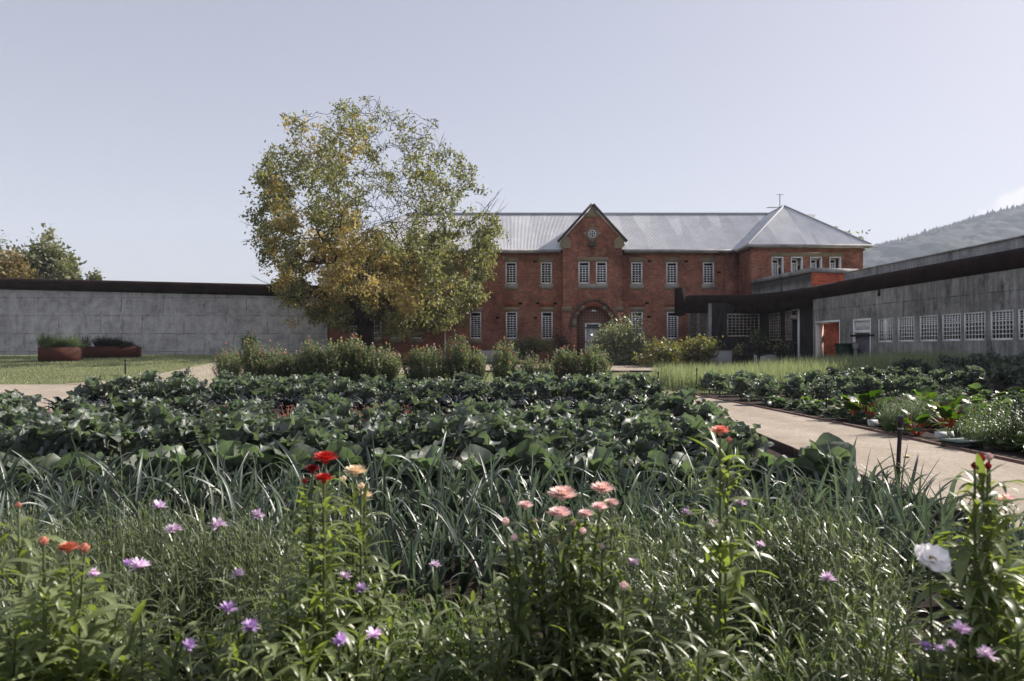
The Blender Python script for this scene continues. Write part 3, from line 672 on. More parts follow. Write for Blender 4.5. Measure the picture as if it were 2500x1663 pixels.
# purple door with a barred fanlight
m = MB(); frr.box(m, q0+.07, q1-.07, .3, 2.22, -.16, -.10); dr = m.build('door', M['purple'], rbld)
m = MB(); frr.box(m, q0, q0+.07, .3, qz, -.16, .01); frr.box(m, q1-.07, q1, .3, qz, -.16, .01); frr.box(m, q0+.07, q1-.07, qz-.12, qz, -.16, .01); frr.box(m, q0+.07, q1-.07, 2.28, 2.42, -.16, .01)
for k in range(1, 9):
    a = q0+.07+(q1-q0-.14)*k/9; frr.box(m, a-.028, a+.028, 2.42, qz-.12, -.1, -.02)
m.build('barred_fanlight', M['white'], dr)
m = MB(); frr.box(m, q0+.07, q1-.07, 2.42, qz-.12, -.2, -.17); m.build('pane', M['dark'], dr)
m = MB(); frr.box(m, q0-.15, q1+.25, 2.14, 2.22, .0, .05); m.build('door_bar', M['black'], dr)
m = MB(); frr.box(m, q0+.55, q0+.6, 1.3, 1.42, -.1, -.07); m.build('handle', M['black'], dr)
# parapet and roof slab behind the coping
m = MB()
def par(y): return 20.247+.62-.1094*y
y_a, y_b = 36.2, 1.5
zt = lambda y: 5.36+.012*(36-y)
P = [(par(y_a), y_a, 4.3), (par(y_b), y_b, 4.3), (par(y_b)+9, y_b, 4.3), (par(y_a)+6.9, y_a+.7, 4.3)]
T = [(par(y_a), y_a, zt(y_a)), (par(y_b), y_b, zt(y_b)), (par(y_b)+9, y_b, zt(y_b)), (par(y_a)+6.9, y_a+.7, zt(y_a))]
m.hexa([P[0], P[1], P[2], P[3], T[0], T[1], T[2], T[3]])
m.build('parapet', M['conc_par'], rbld)
m = MB()   # thin projecting cap
cap = [(x-.05*(k in (0, 1)), y, z) for k, (x, y, z) in enumerate(T)]
m.hexa([(x, y, z+.003) for x, y, z in cap]+[(x, y, z+.06) for x, y, z in cap]); m.build('parapet_cap', M['conc_par'], rbld)
m = MB(); m.hexa([(par(y_a), y_a+.01, .2), (par(y_b)+.6, y_b, .2), (par(y_b)+9, y_b, .2), (par(y_a)+6.9, y_a+.6, .2), (par(y_a), y_a+.01, 4.29), (par(y_b)+.6, y_b, 4.29), (par(y_b)+9, y_b, 4.29), (par(y_a)+6.9, y_a+.6, 4.29)]); m.build('inner_block', M['dark'], rbld)
# rounded coping: along the wall, past its end and round the corner as a beam
path = [(wx(y)+.2, y) for y in np.linspace(1.5, 41.5, 30)]
cx, cy = wx(41.5)+.2, 41.5
for k in range(1, 9):
    q = k/8*PI/2; path.append((cx-.1094*2-2.6*(1-math.cos(q)), cy+2.9*math.sin(q)))
px, py = path[-1]; path += [(x, py) for x in np.linspace(px-.6, PX(1668, 44.4), 8)]
zc = lambda y: 4.52+.010*max(0, 38-y)
m = MB(); m.tube([(x, y, zc(y)) for x, y in path], [.40]*len(path), 18); m.build('coping', M['pipe'], rbld, smooth=True)
m = MB()   # what remains of the wall under the coping: a rusty, black stained band
bp = [p for p in path if p[1] > 38.05]; bp = [(wx(38.05)+.2, 38.05)]+bp
for i in range(len(bp)-1):
    (xa, ya), (xb, yb) = bp[i], bp[i+1]; dx, dy = xb-xa, yb-ya; l = math.hypot(dx, dy); nx_, ny_ = -dy/l*.3, dx/l*.3
    lo_ = 3.80
    m.hexa([(xa-nx_, ya-ny_, lo_), (xb-nx_, yb-ny_, lo_), (xb+nx_, yb+ny_, lo_), (xa+nx_, ya+ny_, lo_), (xa-nx_, ya-ny_, 4.5), (xb-nx_, yb-ny_, 4.5), (xb+nx_, yb+ny_, 4.5), (xa+nx_, ya+ny_, 4.5)])
m.build('wall_band', M['pipe_rust'], rbld)
m = MB(); m.box((PX(1660, 44.4), 44.4, (3.62+5.35)/2), (.46, .9, 1.72)); m.build('cut_end', M['pipe'], rbld)
m = MB()
for (u, v) in ((2147, 716),):
    a = ua(u); frr.box(m, a-.07, a+.07, 3.95, 4.22, 0, .05)
m.build('wall_fitting', M['black'], rbld)

# ================================================================== LINK BUILDING BETWEEN THEM
lk = empty('link_building', (15, 44, g1(15, 44)), 'dark low link building under the rusted beam, with latticed windows and black stained concrete', 'building')
frA = Fr((0, 44.0, 0), (1, 0, 0), (0, -1, 0))
ax_0, ax_1 = 12.24, 15.8
bwin = (PX(1775, 44), PX(1855, 44), PZ(822.5, 44), PZ(766, 44))
m = MB(); wall_holes(m, frA, ax_0, ax_1, .2, 4.4, [bwin], .2)
frC = Fr((ax_0, 44, 0), (0, 1, 0), (-1, 0, 0))
cw = [(1.0, 2.5, 2.3, 4.0), (3.0, 5.0, 2.3, 4.0)]
m_ = MB(); wall_holes(m_, frC, .0, 5.6, .2, 4.4, cw, .15)
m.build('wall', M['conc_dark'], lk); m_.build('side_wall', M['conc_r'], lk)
add_window(lk, frA, *bwin, 8, zsn(7)+[(.88, .03)], None, fw=.09, bw=.035, mt='rusty_white')
for (a, b, c, d) in cw: add_window(lk, frC, a, b, c, d, 6, zsn(10), None, fw=.06, bw=.04, mt='rusty_white')
m = MB(); m.box((PX(1731, 43.95)+.05, 43.93, 2.3), (.2, .12, 4.1)); m.build('corner_post', M['conc_r'], lk)
frB = Fr((15.8, 44, 0), (.1094, -1, 0), (-1, -.1094, 0))
def ub(u): return (44-20.61/((u-1250)/F+.1094))*WN
lw = [(ub(1877), ub(1905), 2.05, 3.72), (ub(1916), ub(1934), 2.05, 3.78)]
m = MB(); wall_holes(m, frB, 0, ub(1990), .2, 4.4, lw+[(ub(1935.5), ub(1949.5), .2, 3.65)], .2)
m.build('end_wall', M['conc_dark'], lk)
for (a, b, c, d) in lw: add_window(lk, frB, a, b, c, d, 6, zsn(9), None, fw=.07, bw=.045, mt='rusty_white')
m = MB(); frB.box(m, ub(1936), ub(1949), .2, 3.3, -.14, -.1); dd_ = m.build('door', mat('blue grey glazed door', (.05, .055, .065), .25, .5), lk)
m = MB(); frB.box(m, ub(1949.5), ub(1952), .2, 3.9, -.05, .06); frB.box(m, ub(1934), ub(1952), 3.75, 3.9, -.05, .06); m.build('door_frame', M['white'], dd_)
m = MB(); frB.box(m, ub(1936), ub(1949.5), 3.22, 3.46, .02, .2); m.build('flaking_box', M['rusty_white'], dd_)
# upper box: concrete flank, orange brick end, pale parapet
c0 = 16.64+.1094*39.5
m = MB(); yb0, yb1 = 39.5, 46.85
A = (c0-.1094*yb0, yb0); B = (c0-.1094*yb1, yb1); Cc = (A[0]+2.6, yb0+.75)
m.face([(B[0], B[1], 4.2), (A[0], A[1], 4.2), (A[0], A[1], 5.85), (B[0], B[1], 5.85)]); m.build('upper_flank', M['conc_r'], lk)
m = MB(); m.face([(A[0], A[1], 4.2), (Cc[0], Cc[1], 4.2), (Cc[0], Cc[1], 5.8), (A[0], A[1], 5.8)]); m.face([(A[0], A[1], 5.8), (Cc[0], Cc[1], 5.8), (Cc[0], 46.8, 5.8), (B[0], B[1], 5.8)])
m.face([(Cc[0], Cc[1], 4.2), (Cc[0], 46.8, 4.2), (Cc[0], 46.8, 5.8), (Cc[0], Cc[1], 5.8)]); m.build('upper_end', M['brick_new'], lk)
m = MB()
A2, B2, C2, D2 = (A[0]-.12, A[1]-.12), (B[0]-.12, B[1]), (Cc[0]+.3, Cc[1]-.12), (Cc[0]+.3, 46.8)
m.hexa([(*A2, 5.81), (*C2, 5.81), (*D2, 5.81), (*B2, 5.81), (*A2, 6.06), (*C2, 6.06), (*D2, 6.06), (*B2, 6.06)]); m.build('parapet', M['conc_par'], lk)
m = MB(); m.face([(12.24, 44, 4.41), (15.8, 44, 4.41), (17.2, 39, 4.41), (20, 39, 4.41), (15.8, 46.9, 4.41), (15.8, 49.6, 4.41), (12.24, 49.6, 4.41)]); m.build('roof', M['dark'], lk)

# ------------------------------------------------------------------ objects by the walls
def block(u0, u1, v0, y, label, zb=None, t=.25):
    a, b = PX(u0, y), PX(u1, y); zt_ = PZ(v0, y); zb = g1((a+b)/2, y)-.05
    m = MB(); m.box(((a+b)/2, y, (zb+zt_)/2), (b-a, t, zt_-zb)); m.box(((a+b)/2, y, zt_+.012), (b-a+.03, t+.04, .024))
    return tag(m.build('rendered_block', M['block'], loc=((a+b)/2, y, zb)), label, 'concrete block', 'pale blocks in front of the buildings')
block(1254, 1279, 848, 47.5, 'pale grey block under the wispy olive tree left of the arched door')
block(1283, 1305, 852, 47.6, 'pale grey block half hidden behind the low shrub, just right of the first block')
block(1357, 1372, 848, 48.2, 'narrow white block at the left foot of the gabled bay')
block(1556, 1575, 852, 44.5, 'pale block at the right edge of the big olive shrub')
block(1738, 1785, 857, 40, 'largest pale grey block, below the wide latticed window')
block(1842, 1893, 866, 40, 'low wide pale block behind the bare espalier tree')
m = MB(); y = 47.0
m.box((PX(1195, y), y, 1.0), (1.6, .06, .9)); tag(m.build('rendered_block', M['block'], loc=(PX(1195, y), y, .5)), 'pale panel behind the flower bushes below the fourth ground floor window', 'concrete block', 'pale blocks in front of the buildings')
# wheelie bin and meter post
yb_ = 34.35; t = empty('wheelie_bin', (wx(yb_)-.42, yb_, g1(wx(yb_)-.42, yb_)), 'dark green wheelie bin standing between the bricked up doorway and the purple door', 'bin')
bx, by, bz = t.location
m = MB(); m.hexa([(bx-.2, by-.3, bz+.12), (bx+.2, by-.3, bz+.12), (bx+.2, by+.3, bz+.12), (bx-.2, by+.3, bz+.12), (bx-.29, by-.38, bz+1.12), (bx+.29, by-.38, bz+1.12), (bx+.29, by+.4, bz+1.12), (bx-.29, by+.4, bz+1.12)]); m.build('body', M['bin'], t)
m = MB(); m.hexa([(bx-.31, by-.42, bz+1.122), (bx+.31, by-.42, bz+1.122), (bx+.31, by+.44, bz+1.122), (bx-.31, by+.44, bz+1.122), (bx-.3, by-.34, bz+1.2), (bx+.3, by-.34, bz+1.2), (bx+.3, by+.36, bz+1.2), (bx-.3, by+.36, bz+1.2)]); m.build('lid', M['bin'], t)
for sx in (-1, 1):
    m = MB(); m.cyl((bx+sx*.2, by+.33, bz+.13), (bx+sx*.27, by+.33, bz+.13), .13, 14); m.build('wheel', M['black'], t)
m = MB(); m.cyl((bx-.3, by+.5, bz+1.1), (bx+.3, by+.5, bz+1.1), .02, 8); m.build('handle', M['black'], t)
yb_ = 33.6; t = empty('meter_post', (wx(yb_)-.30, yb_, g1(wx(yb_)-.30, yb_)), 'small grey meter box on a thin post beside the purple door', 'meter box'); bx, by, bz = t.location
m = MB(); m.box((bx, by, 1.68), (.28, .16, .3)); m.box((bx, by, 1.845), (.32, .2, .03)); m.build('box', M['gutter'], t)
m = MB(); m.cyl((bx, by, bz-.05), (bx, by, 1.53), .03, 8); m.build('post', M['gutter'], t)

# ------------------------------------------------------------------ weathering steel planters
def planter(pa, pb, depth, h, label):
    """front top corners given as plan points; thin steel box filled with soil"""
    (xa, ya), (xb, yb) = pa, pb; dx, dy = xb-xa, yb-ya; l = math.hypot(dx, dy); ux, uy_ = dx/l, dy/l; nx_, ny_ = -uy_, ux
    mx, my = (xa+xb)/2+nx_*depth/2, (ya+yb)/2+ny_*depth/2; zg = min(g1(xa, ya), g1(xb, yb))-.02; zt_ = zg+.02+h
    t = empty('steel_planter', (mx, my, zg), label, 'planter', 'rusty steel planters on the lawn'); rz = math.atan2(dy, dx)
    m = MB(); th = .03
    def bx_(cu, cn, su, sn, z0, z1): m.box((mx+ux*cu+nx_*cn, my+uy_*cu+ny_*cn, (z0+z1)/2), (su, sn, z1-z0), rz)
    bx_(0, -depth/2+th/2, l, th, zg, zt_); bx_(0, depth/2-th/2, l, th, zg, zt_); bx_(-l/2+th/2, 0, th, depth-2*th-.004, zg, zt_-.003); bx_(l/2-th/2, 0, th, depth-2*th-.004, zg, zt_-.003)
    m.build('box', M['rust'], t)
    m = MB(); m.box((mx, my, zt_-.12), (l-2*th-.01, depth-2*th-.01, .05), rz); m.build('soil', M['soil'], t)
    return t, (mx, my, zt_-.1, l, depth, rz)
def pdepth(u, v, it=30):    # depth at which the terrain is seen at pixel (u, v)
    y = 20.
    for _ in range(it): y = .5*y+.5*(EYE-g1(PX(u, y), y))*F/(v-HV)
    return y
PL1 = planter((PX(92, 33.6), 33.6), (PX(192, 34.2), 34.2), 1.15, .70, 'nearer rusty steel planter box with leafy bright green herbs spilling over its rim')
PL2 = planter((PX(200, 36.6), 36.6), (PX(338, 37.5), 37.5), 1.15, .62, 'longer dark rusty planter box behind the first, filled with dark green plants')

# ------------------------------------------------------------------ sprinkler posts, labels, valve lid, stray bits
def post(u, v, h, label, r=.018, v_top=None, lean=0.):
    y = pdepth(u, v); x = PX(u, y); z = g1(x, y)
    t = empty('sprinkler_post', (x, y, z), label, 'irrigation post', 'black irrigation riser posts')
    m = MB(); m.tube([(x, y, z-.05), (x+lean*.5, y, z+h*.5), (x+lean, y, z+h-.1)], [r*1.1, r, r], 10); m.build('pipe', M['black'], t)
    m = MB(); m.tube([(x+lean, y, z+h-.11), (x+lean, y, z+h-.09), (x+lean, y, z+h-.02), (x+lean, y, z+h)], [r*1.1, r*1.55, r*1.5, r*1.15], 10); m.build('head', M['black'], t)
    m = MB(); m.tube([(x+lean, y, z+h-.14), (x+lean, y, z+h-.125)], [r*1.35]*2, 10); m.build('collar', M['gutter'], t)
    return t
post(2190, 1205, .81, 'tallest nearest black sprinkler post, standing at the left edge of the gravel path', .021, lean=.035)
post(2017, 1014, .84, 'black sprinkler post in the right bed beside the low cabbages', .02)
post(1701, 961, .87, 'thin dark post in the tall grass at the far right edge of the path', .017)
post(1607, 947, .62, 'short black sprinkler post at the far corner of the left bed', .024)
post(1330+190, 945, .22, 'tiny dark stake in the lawn left of the short far post', .016)
y = 23.5; 
t = post(306, 915, .62, 'black sprinkler post behind the left end of the kale bed, seen against the lawn', .03)
def sign(u, v, wd, ht, yaw, tilt, text, label):
    y = pdepth(u, v); x = PX(u, y); z = g1(x, y)
    t = empty('plant_label', (x, y, z), label, 'plant label', 'white plant labels at the edge of the right bed')
    Rm = Matrix.Translation((0, 0, 0)) @ Matrix.Rotation(yaw, 4, 'Z') @ Matrix.Rotation(tilt, 4, 'X')
    m = MB(); m.box((0, 0, .10+ht/2), (wd, .006, ht)); o = m.build('plate', M['paper'], t, loc=(0, 0, 0)); o.matrix_local = Rm
    m = MB(); m.cyl((0, .008, -.05), (0, .008, .11+ht/2), .006, 6); o2 = m.build('stake', M['black'], t, loc=(0, 0, 0)); o2.matrix_local = Rm
    if text:
        for k, (tx, sz, zz) in enumerate(text):
            c = bpy.data.curves.new('lettering', 'FONT'); c.body = tx; c.size = sz; c.align_x = 'CENTER'; c.shear = .35
            tmp = bpy.data.objects.new('tmp', c); COL.objects.link(tmp); bpy.context.view_layer.update()
            me = bpy.data.meshes.new_from_object(tmp.evaluated_get(bpy.context.evaluated_depsgraph_get())); bpy.data.objects.remove(tmp)
            me.materials.clear(); me.materials.append(M['ink']); me.name = 'lettering'
            lo = bpy.data.objects.new('lettering', me); COL.objects.link(lo); lo.parent = o
            lo.location = (0, -.0045, .10+ht*zz); lo.rotation_euler = (rad(90), 0, 0)
    return t
sign(2136, 1052, .20, .115, rad(4), rad(-22), [('Fennel', .062, .52), ('Foeniculum vulgare', .014, .2)], 'white label reading Fennel at the edge of the right bed')
sign(1886, 998, .17, .10, rad(38), rad(-30), [('Lettuce', .04, .45)], 'small tilted white label in front of the low cabbages, farthest from the camera')
sign(2207, 1069, .11, .13, rad(52), rad(-12), [('Chard', .03, .5)], 'white label turned sideways just right of the nearest tall post')
sign(2300, 1084, .17, .10, rad(-14), rad(-20), [('Strawberry', .03, .5)], 'white label behind the grey green valve box lid, the wider of that pair')
sign(2328, 1082, .10, .09, rad(30), rad(-10), [('Thyme', .025, .5)], 'narrow white label at the right end of the bed, beside the bushy herbs')
y = pdepth(2312, 1098)+.15; x = PX(2312, y)+.22; z = g1(x, y)
t = empty('valve_box', (x, y, z), 'low dark box with a grey green lid in the right bed at the path edge', 'valve box')
m = MB(); m.box((x, y, z+.05), (.42, .34, .12), .25); m.build('body', M['black'], t)
m = MB(); m.box((x, y, z+.121), (.46, .38, .02), .25); m.build('lid', M['lid'], t)
for u, v, lb in ((1936, 998, 'pale wooden block lying beside the small tilted label'), (2028, 1018, 'brown wooden block at the foot of the post by the cabbages')):
    y = pdepth(u, v); x = PX(u, y); m = MB(); m.box((x, y, g1(x, y)+.06), (.22, .1, .14), .3)
    m.box((x, y, g1(x, y)+.135), (.2, .08, .014), .3)
    tag(m.build('wooden_block', speckle(mat('old timber', (.28, .22, .14), .85), (.26, .21, .14), 8, .7, 1.2), loc=(x, y, g1(x, y))), lb, 'timber block')
dl = speckle(mat('fallen yellow leaf', (.45, .36, .14), .8), (.45, .36, .14), 20)
for u, v, sz, rz_, lb in ((1869, 1006, .10, .4, 'small yellow fallen leaf on the gravel near the far edging'), (2215, 1119, .17, 1.2, 'yellowed fallen leaf on the gravel just right of the nearest tall post'), (2045, 1163, .07, 2.2, 'brown fallen leaf on the gravel beside the dark edging')):
    y = pdepth(u, v); x = PX(u, y); z = g1(x, y)+.022; m = MB()
    V = [(x+math.cos(rz_)*a*sz-math.sin(rz_)*b*sz, y+math.sin(rz_)*a*sz+math.cos(rz_)*b*sz, z+c*sz) for a, b, c in ((-.5, 0, .1), (-.2, -.2, 0), (.2, -.18, .02), (.55, 0, .16), (.2, .18, .12), (-.2, .2, .1), (0, 0, -.02))]
    m.add(V, [(6, 0, 1), (6, 1, 2), (6, 2, 3), (6, 3, 4), (6, 4, 5), (6, 5, 0)]); tag(m.build('fallen_leaf', dl, loc=(x, y, z)), lb, 'fallen leaf')
# ================================================================== VEGETATION
def leaf(m, base, L_, W, e0, e1, az, prof, nl=7, nw=4, fold=.25, ruf=0., rn=3, ph=0., lob=0., ln_=5, twist=0., mi=0, curlp=1.3, azb=0., rib=None, ribw=.012):
    t = np.linspace(0, 1, nl+1); el = e0+(e1-e0)*t**curlp; st = L_/nl
    A = az+azb*t
    cx_ = np.concatenate([[0], np.cumsum((np.cos(el)*np.cos(A))[1:])])*st; cy_ = np.concatenate([[0], np.cumsum((np.cos(el)*np.sin(A))[1:])])*st
    cz_ = np.concatenate([[0], np.cumsum(np.sin(el)[1:])])*st
    C = np.stack([cx_, cy_, cz_], 1)
    Sv = np.stack([-np.sin(A), np.cos(A), 0*A], 1); Nv = np.stack([-np.sin(el)*np.cos(A), -np.sin(el)*np.sin(A), np.cos(el)], 1)
    tw = twist*t; S2 = Sv*np.cos(tw)[:, None]+Nv*np.sin(tw)[:, None]; N2 = Nv*np.cos(tw)[:, None]-Sv*np.sin(tw)[:, None]
    s = np.linspace(-1, 1, nw+1)
    wd = W/2*prof(t)
    wf = wd[:, None]*(1+lob*np.sin(ln_*t*2*PI+ph)[:, None]*(np.abs(s)[None, :]**2))
    e = np.abs(s)[None, :]
    rr = ruf*W*(e**2)*np.sin(rn*t*2*PI+ph)[:, None]*np.where(s > 0, 1, -.8)[None, :]*np.minimum(1, wd/(W*.2+1e-6))[:, None]
    up_ = e*wf*math.sin(fold)+rr
    P = C[:, None, :]+S2[:, None, :]*(s[None, :]*wf*math.cos(fold))[..., None]+N2[:, None, :]*up_[..., None]+np.array(base)
    ix = np.arange((nl+1)*(nw+1)).reshape(nl+1, nw+1)
    f = np.stack([ix[:-1, :-1], ix[:-1, 1:], ix[1:, 1:], ix[1:, :-1]], -1).reshape(-1, 4)
    m.add(P.reshape(-1, 3), f, mi)
    if rib is not None:      # raised pale midrib, on both faces of the leaf
        c = P[:, nw//2]; w2 = (ribw*(1-.8*t))[:, None]
        for sg in (1, -1):
            q_ = np.stack([c-S2*w2/2+N2*.003*sg, c+S2*w2/2+N2*.003*sg], 1); i = np.arange(nl)*2
            rib.add(q_.reshape(-1, 3), np.stack([i, i+1, i+3, i+2], 1))
    return P[-1, nw//2]
U = rnd.uniform
def p_kale(t):   # stalk then a broad lobed blade
    return np.where(t < .22, .07+t*.15, np.clip(np.sin(np.clip((t-.16)/.84, 0, 1)**.78*PI), 0, 1)**.62)+.02
def p_round(t): return np.where(t < .18, .09, np.sqrt(np.clip(np.sin(np.clip((t-.1)/.9, 0, 1)**.85*PI), 0, 1)))+.02
def p_strap(t): return np.clip(np.sin(np.clip(t*.93+.07, 0, 1)*PI), 0, 1)**.5
def p_lance(t): return np.clip(np.sin(np.clip(t, 0.02, .99)**.85*PI), 0, 1)**.8+.03
def p_blade(t): return (1-t)**.55*(.75+.25*np.minimum(1, t*5))+.02

M['kale'] = leafmat('blue green kale leaf', (.105, .125, .108), (.19, .212, .188), (.62, .80, .36), .45, .46, .6, bscale=30)
M['collard'] = leafmat('collard leaf', (.11, .134, .104), (.19, .215, .172), (.62, .82, .36), .45, .46, .6, bscale=22)
M['laci'] = leafmat('black kale leaf', (.010, .014, .016), (.018, .024, .026), (1, 1.3, .8), .10, .45, .5, bscale=50)
M['vein'] = leafmat('pale stalk', (.10, .14, .08), (.14, .18, .10), None, .2)
M['leek'] = leafmat('leek leaf', (.075, .098, .082), (.14, .168, .14), (.9, 1.05, .65), .36, .42, .6)
M['straw'] = leafmat('strawflower leaf', (.12, .15, .065), (.22, .26, .12), (1.15, 1.25, .38), .5, .40, .8)
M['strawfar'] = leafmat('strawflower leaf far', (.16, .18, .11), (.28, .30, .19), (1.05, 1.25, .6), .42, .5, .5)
M['corn'] = leafmat('cornflower leaf', (.12, .145, .085), (.22, .25, .15), (1.05, 1.2, .6), .46, .38, .7)
M['fine'] = leafmat('fine bright foliage', (.13, .17, .07), (.22, .27, .12), (1.1, 1.35, .45), .45, .4, .5)
M['stem'] = leafmat('green stem', (.06, .085, .03), (.12, .14, .06), None, .15)
M['stemr'] = leafmat('pinkish stem', (.24, .13, .10), (.34, .19, .14), None, .15)
M['grass'] = leafmat('tall grass', (.19, .22, .12), (.34, .36, .23), (1.05, 1.15, .75), .4, .5, .35)
M['herb'] = leafmat('herb leaf', (.12, .155, .075), (.21, .25, .13), (1.1, 1.5, .45), .35, .42, .5)
M['darkherb'] = leafmat('dark herb leaf', (.018, .03, .014), (.035, .05, .022), (1.1, 1.4, .5), .25, .45, .4)
M['fennel'] = leafmat('fennel thread', (.09, .13, .06), (.15, .20, .09), (1.1, 1.4, .5), .35, .5, .4)
M['chardg'] = leafmat('chard leaf green', (.04, .08, .02), (.09, .13, .03), (1.3, 1.6, .3), .45, .4, .5)
M['chardr'] = mat('orange red chard stalk', (.40, .055, .018), .45, .4)
M['olive'] = leafmat('olive leaf', (.13, .14, .09), (.26, .26, .18), (1.1, 1.25, .6), .3, .45, .5)
M['apple'] = leafmat('apple leaf', (.12, .135, .065), (.25, .24, .13), (1.2, 1.3, .4), .35, .45, .45, extra=(.85, (.25, .15, .06)))
def petalmat(name, a, b, tr=.3): return leafmat(name, a, b, (1.2, 1.1, 1.1), tr, .5, .4)
M['red'] = petalmat('red petal', (.45, .016, .014), (.62, .045, .03)); M['dred'] = petalmat('dark red petal', (.22, .01, .015), (.38, .02, .02))
M['pink'] = petalmat('salmon pink petal', (.84, .58, .53), (.90, .70, .65)); M['rose'] = petalmat('rose petal', (.78, .52, .52), (.90, .76, .72))
M['cream'] = petalmat('cream petal', (.76, .62, .42), (.86, .74, .54)); M['lilac'] = petalmat('lilac floret', (.74, .56, .78), (.88, .76, .90))
M['violet'] = petalmat('violet floret', (.46, .30, .58), (.62, .46, .74)); M['wpetal'] = petalmat('white petal', (.80, .80, .80), (.88, .88, .87))
M['coral'] = petalmat('coral petal', (.58, .20, .15), (.74, .36, .28)); M['orange'] = petalmat('orange petal', (.6, .16, .07), (.7, .3, .2))
M['mutedpink'] = petalmat('muted pink floret', (.42, .14, .13), (.55, .26, .22))
M['yel'] = mat('yellow flower centre', (.42, .26, .03), .8)

def make_proto(name, builders):
    """builders: list of (part name or None, MB, material); None = the thing's own mesh"""
    root = None
    for nm, mb_, mt in builders:
        if nm is None: root = mb_.build(name, mt, smooth=True, loc=(0, 0, 0))
    if root is None: root = bpy.data.objects.new(name, None); COL.objects.link(root); root.empty_display_size = .1
    for nm, mb_, mt in builders:
        if nm is not None:
            o = mb_.build(nm, mt, smooth=True, loc=(0, 0, 0)); o.parent = root
    return root
class Kind:
    """a few different plants of one kind; placing reuses each source once, then copies it with its parts"""
    def __init__(s, name, protos): s.name = name; s.p = protos; s.used = [False]*len(protos); s.k = 0
    def place(s, x, y, rz, sc_, label, cat, group=None, dz=0., pick=None, z=None, tilt=0.):
        i = (s.k*7+rnd.randrange(3)) % len(s.p) if pick is None else pick; s.k += 1
        if s.used[i]: o = copy_tree(s.p[i])
        else: o = s.p[i]; s.used[i] = True
        o.location = (x, y, (g1(x, y) if z is None else z)+dz); o.rotation_euler = (tilt*U(-1, 1), tilt*U(-1, 1), rz)
        o.scale = sc_ if hasattr(sc_, '__len__') else (sc_, sc_, sc_)
        for k in ('group',):
            if k in o: del o[k]
        tag(o, label, cat, group); return o
    def finish(s):
        for i, u in enumerate(s.used):
            if not u:
                for c in list(s.p[i].children): bpy.data.objects.remove(c)
                bpy.data.objects.remove(s.p[i])
# ---- kale, collard, black kale
def kale_proto(kind):
    m = MB(); sm_ = MB()
    if kind == 'kale':
        n = 25
        for i in range(n):
            q = i/n; az = i*2.4+U(-.3, .3); e0 = rad(84-46*(1-q)+U(-10, 10)); LL = U(.32, .50)*(1-.2*q)
            leaf(m, (0, 0, .08+.26*q), LL, LL*U(.50, .70), e0, e0-rad(U(-5, 85)), az, p_kale, 20, 8, U(-.1, .6), U(.15, .26), rnd.choice((3.4, 4.3, 5.2)), U(0, 6), U(.3, .5), rnd.choice((4, 5, 6)), U(-.8, .8), azb=U(-.6, .6), rib=sm_, ribw=.014)
        sm_.tube([(0, 0, -.02), (0, 0, .3)], [.02, .012], 6)
        for i in range(6): az = U(0, 6.28); sm_.tube([(0, 0, .1+.02*i), (.1*math.cos(az), .1*math.sin(az), .22+.03*i)], [.009, .005], 4)
        return make_proto('kale_plant', [('leaves', m, M['kale']), ('stem', sm_, M['vein'])])
    if kind == 'collard':
        n = 17
        for i in range(n):
            q = i/n; az = i*2.4+U(-.3, .3); e0 = rad(84-44*(1-q)+U(-8, 8)); LL = U(.34, .50)*(1-.2*q)
            leaf(m, (0, 0, .06+.16*q), LL, LL*U(.7, .92), e0, e0-rad(U(5, 80)), az, p_round, 14, 8, U(-.1, .55), U(.05, .12), rnd.choice((1.5, 2.2, 3)), U(0, 6), U(.03, .10), rnd.choice((2, 3)), U(-.8, .8), azb=U(-.6, .6), curlp=1.7, rib=sm_, ribw=.018)
        sm_.tube([(0, 0, -.02), (0, 0, .22)], [.02, .014], 6)
        return make_proto('collard_plant', [('leaves', m, M['collard']), ('stem', sm_, M['vein'])])
    if kind == 'laci':
        n = 26
        for i in range(n):
            q = i/n; az = i*2.4+U(-.3, .3); e0 = rad(84-26*(1-q)+U(-5, 5)); LL = U(.44, .60)*(1-.2*q)
            leaf(m, (0, 0, .05+.1*q), LL, U(.06, .085), e0, e0-rad(U(55, 125)), az, p_strap, 12, 4, -.35, U(.12, .2), 6, U(0, 6), .1, 7, U(-.5, .5), curlp=2.2)
        sm_.tube([(0, 0, -.02), (0, 0, .2)], [.02, .014], 6)
        return make_proto('black_kale_plant', [('leaves', m, M['laci']), ('stem', sm_, M['vein'])])
K_kale = Kind('kale', [kale_proto('kale') for _ in range(6)]); K_col = Kind('collard', [kale_proto('collard') for _ in range(5)]); K_lac = Kind('laci', [kale_proto('laci') for _ in range(4)])
ORD = 'first second third fourth fifth sixth seventh eighth ninth tenth eleventh twelfth thirteenth fourteenth fifteenth sixteenth seventeenth eighteenth nineteenth twentieth twenty-first twenty-second twenty-third twenty-fourth twenty-fifth twenty-sixth twenty-seventh twenty-eighth twenty-ninth thirtieth'.split()
def row(K, y, x0, x1, sp, s0, s1, lab, cat, group, jy=.12, dens=1.0, ends=None):
    n = max(1, int((x1-x0)/sp)); k_ = 0
    for i in range(n, -1, -1):
        x = x0+(x1-x0)*i/n+U(-.3, .3)*sp; yy = y+U(-jy, jy); l = lab
        if '%s' in lab:
            k_ += 1; l = lab % ORD[min(k_, len(ORD))-1]
        if abs(x) > .74*yy+1.0: continue
        if ends and i == 0: l = ends[0] or lab
        if ends and i == n: l = ends[1] or lab
        s_ = U(s0, s1); K.place(x, yy, U(0, 6.28), (s_, s_, s_*U(.9, 1.1)), l, cat, group, tilt=.12)
row(K_col, 6.75, -5.6, 2.85, .40, .95, 1.2, '%s broad smooth leaved collard from the path, in the row behind the leeks', 'collard', 'front row of collards')
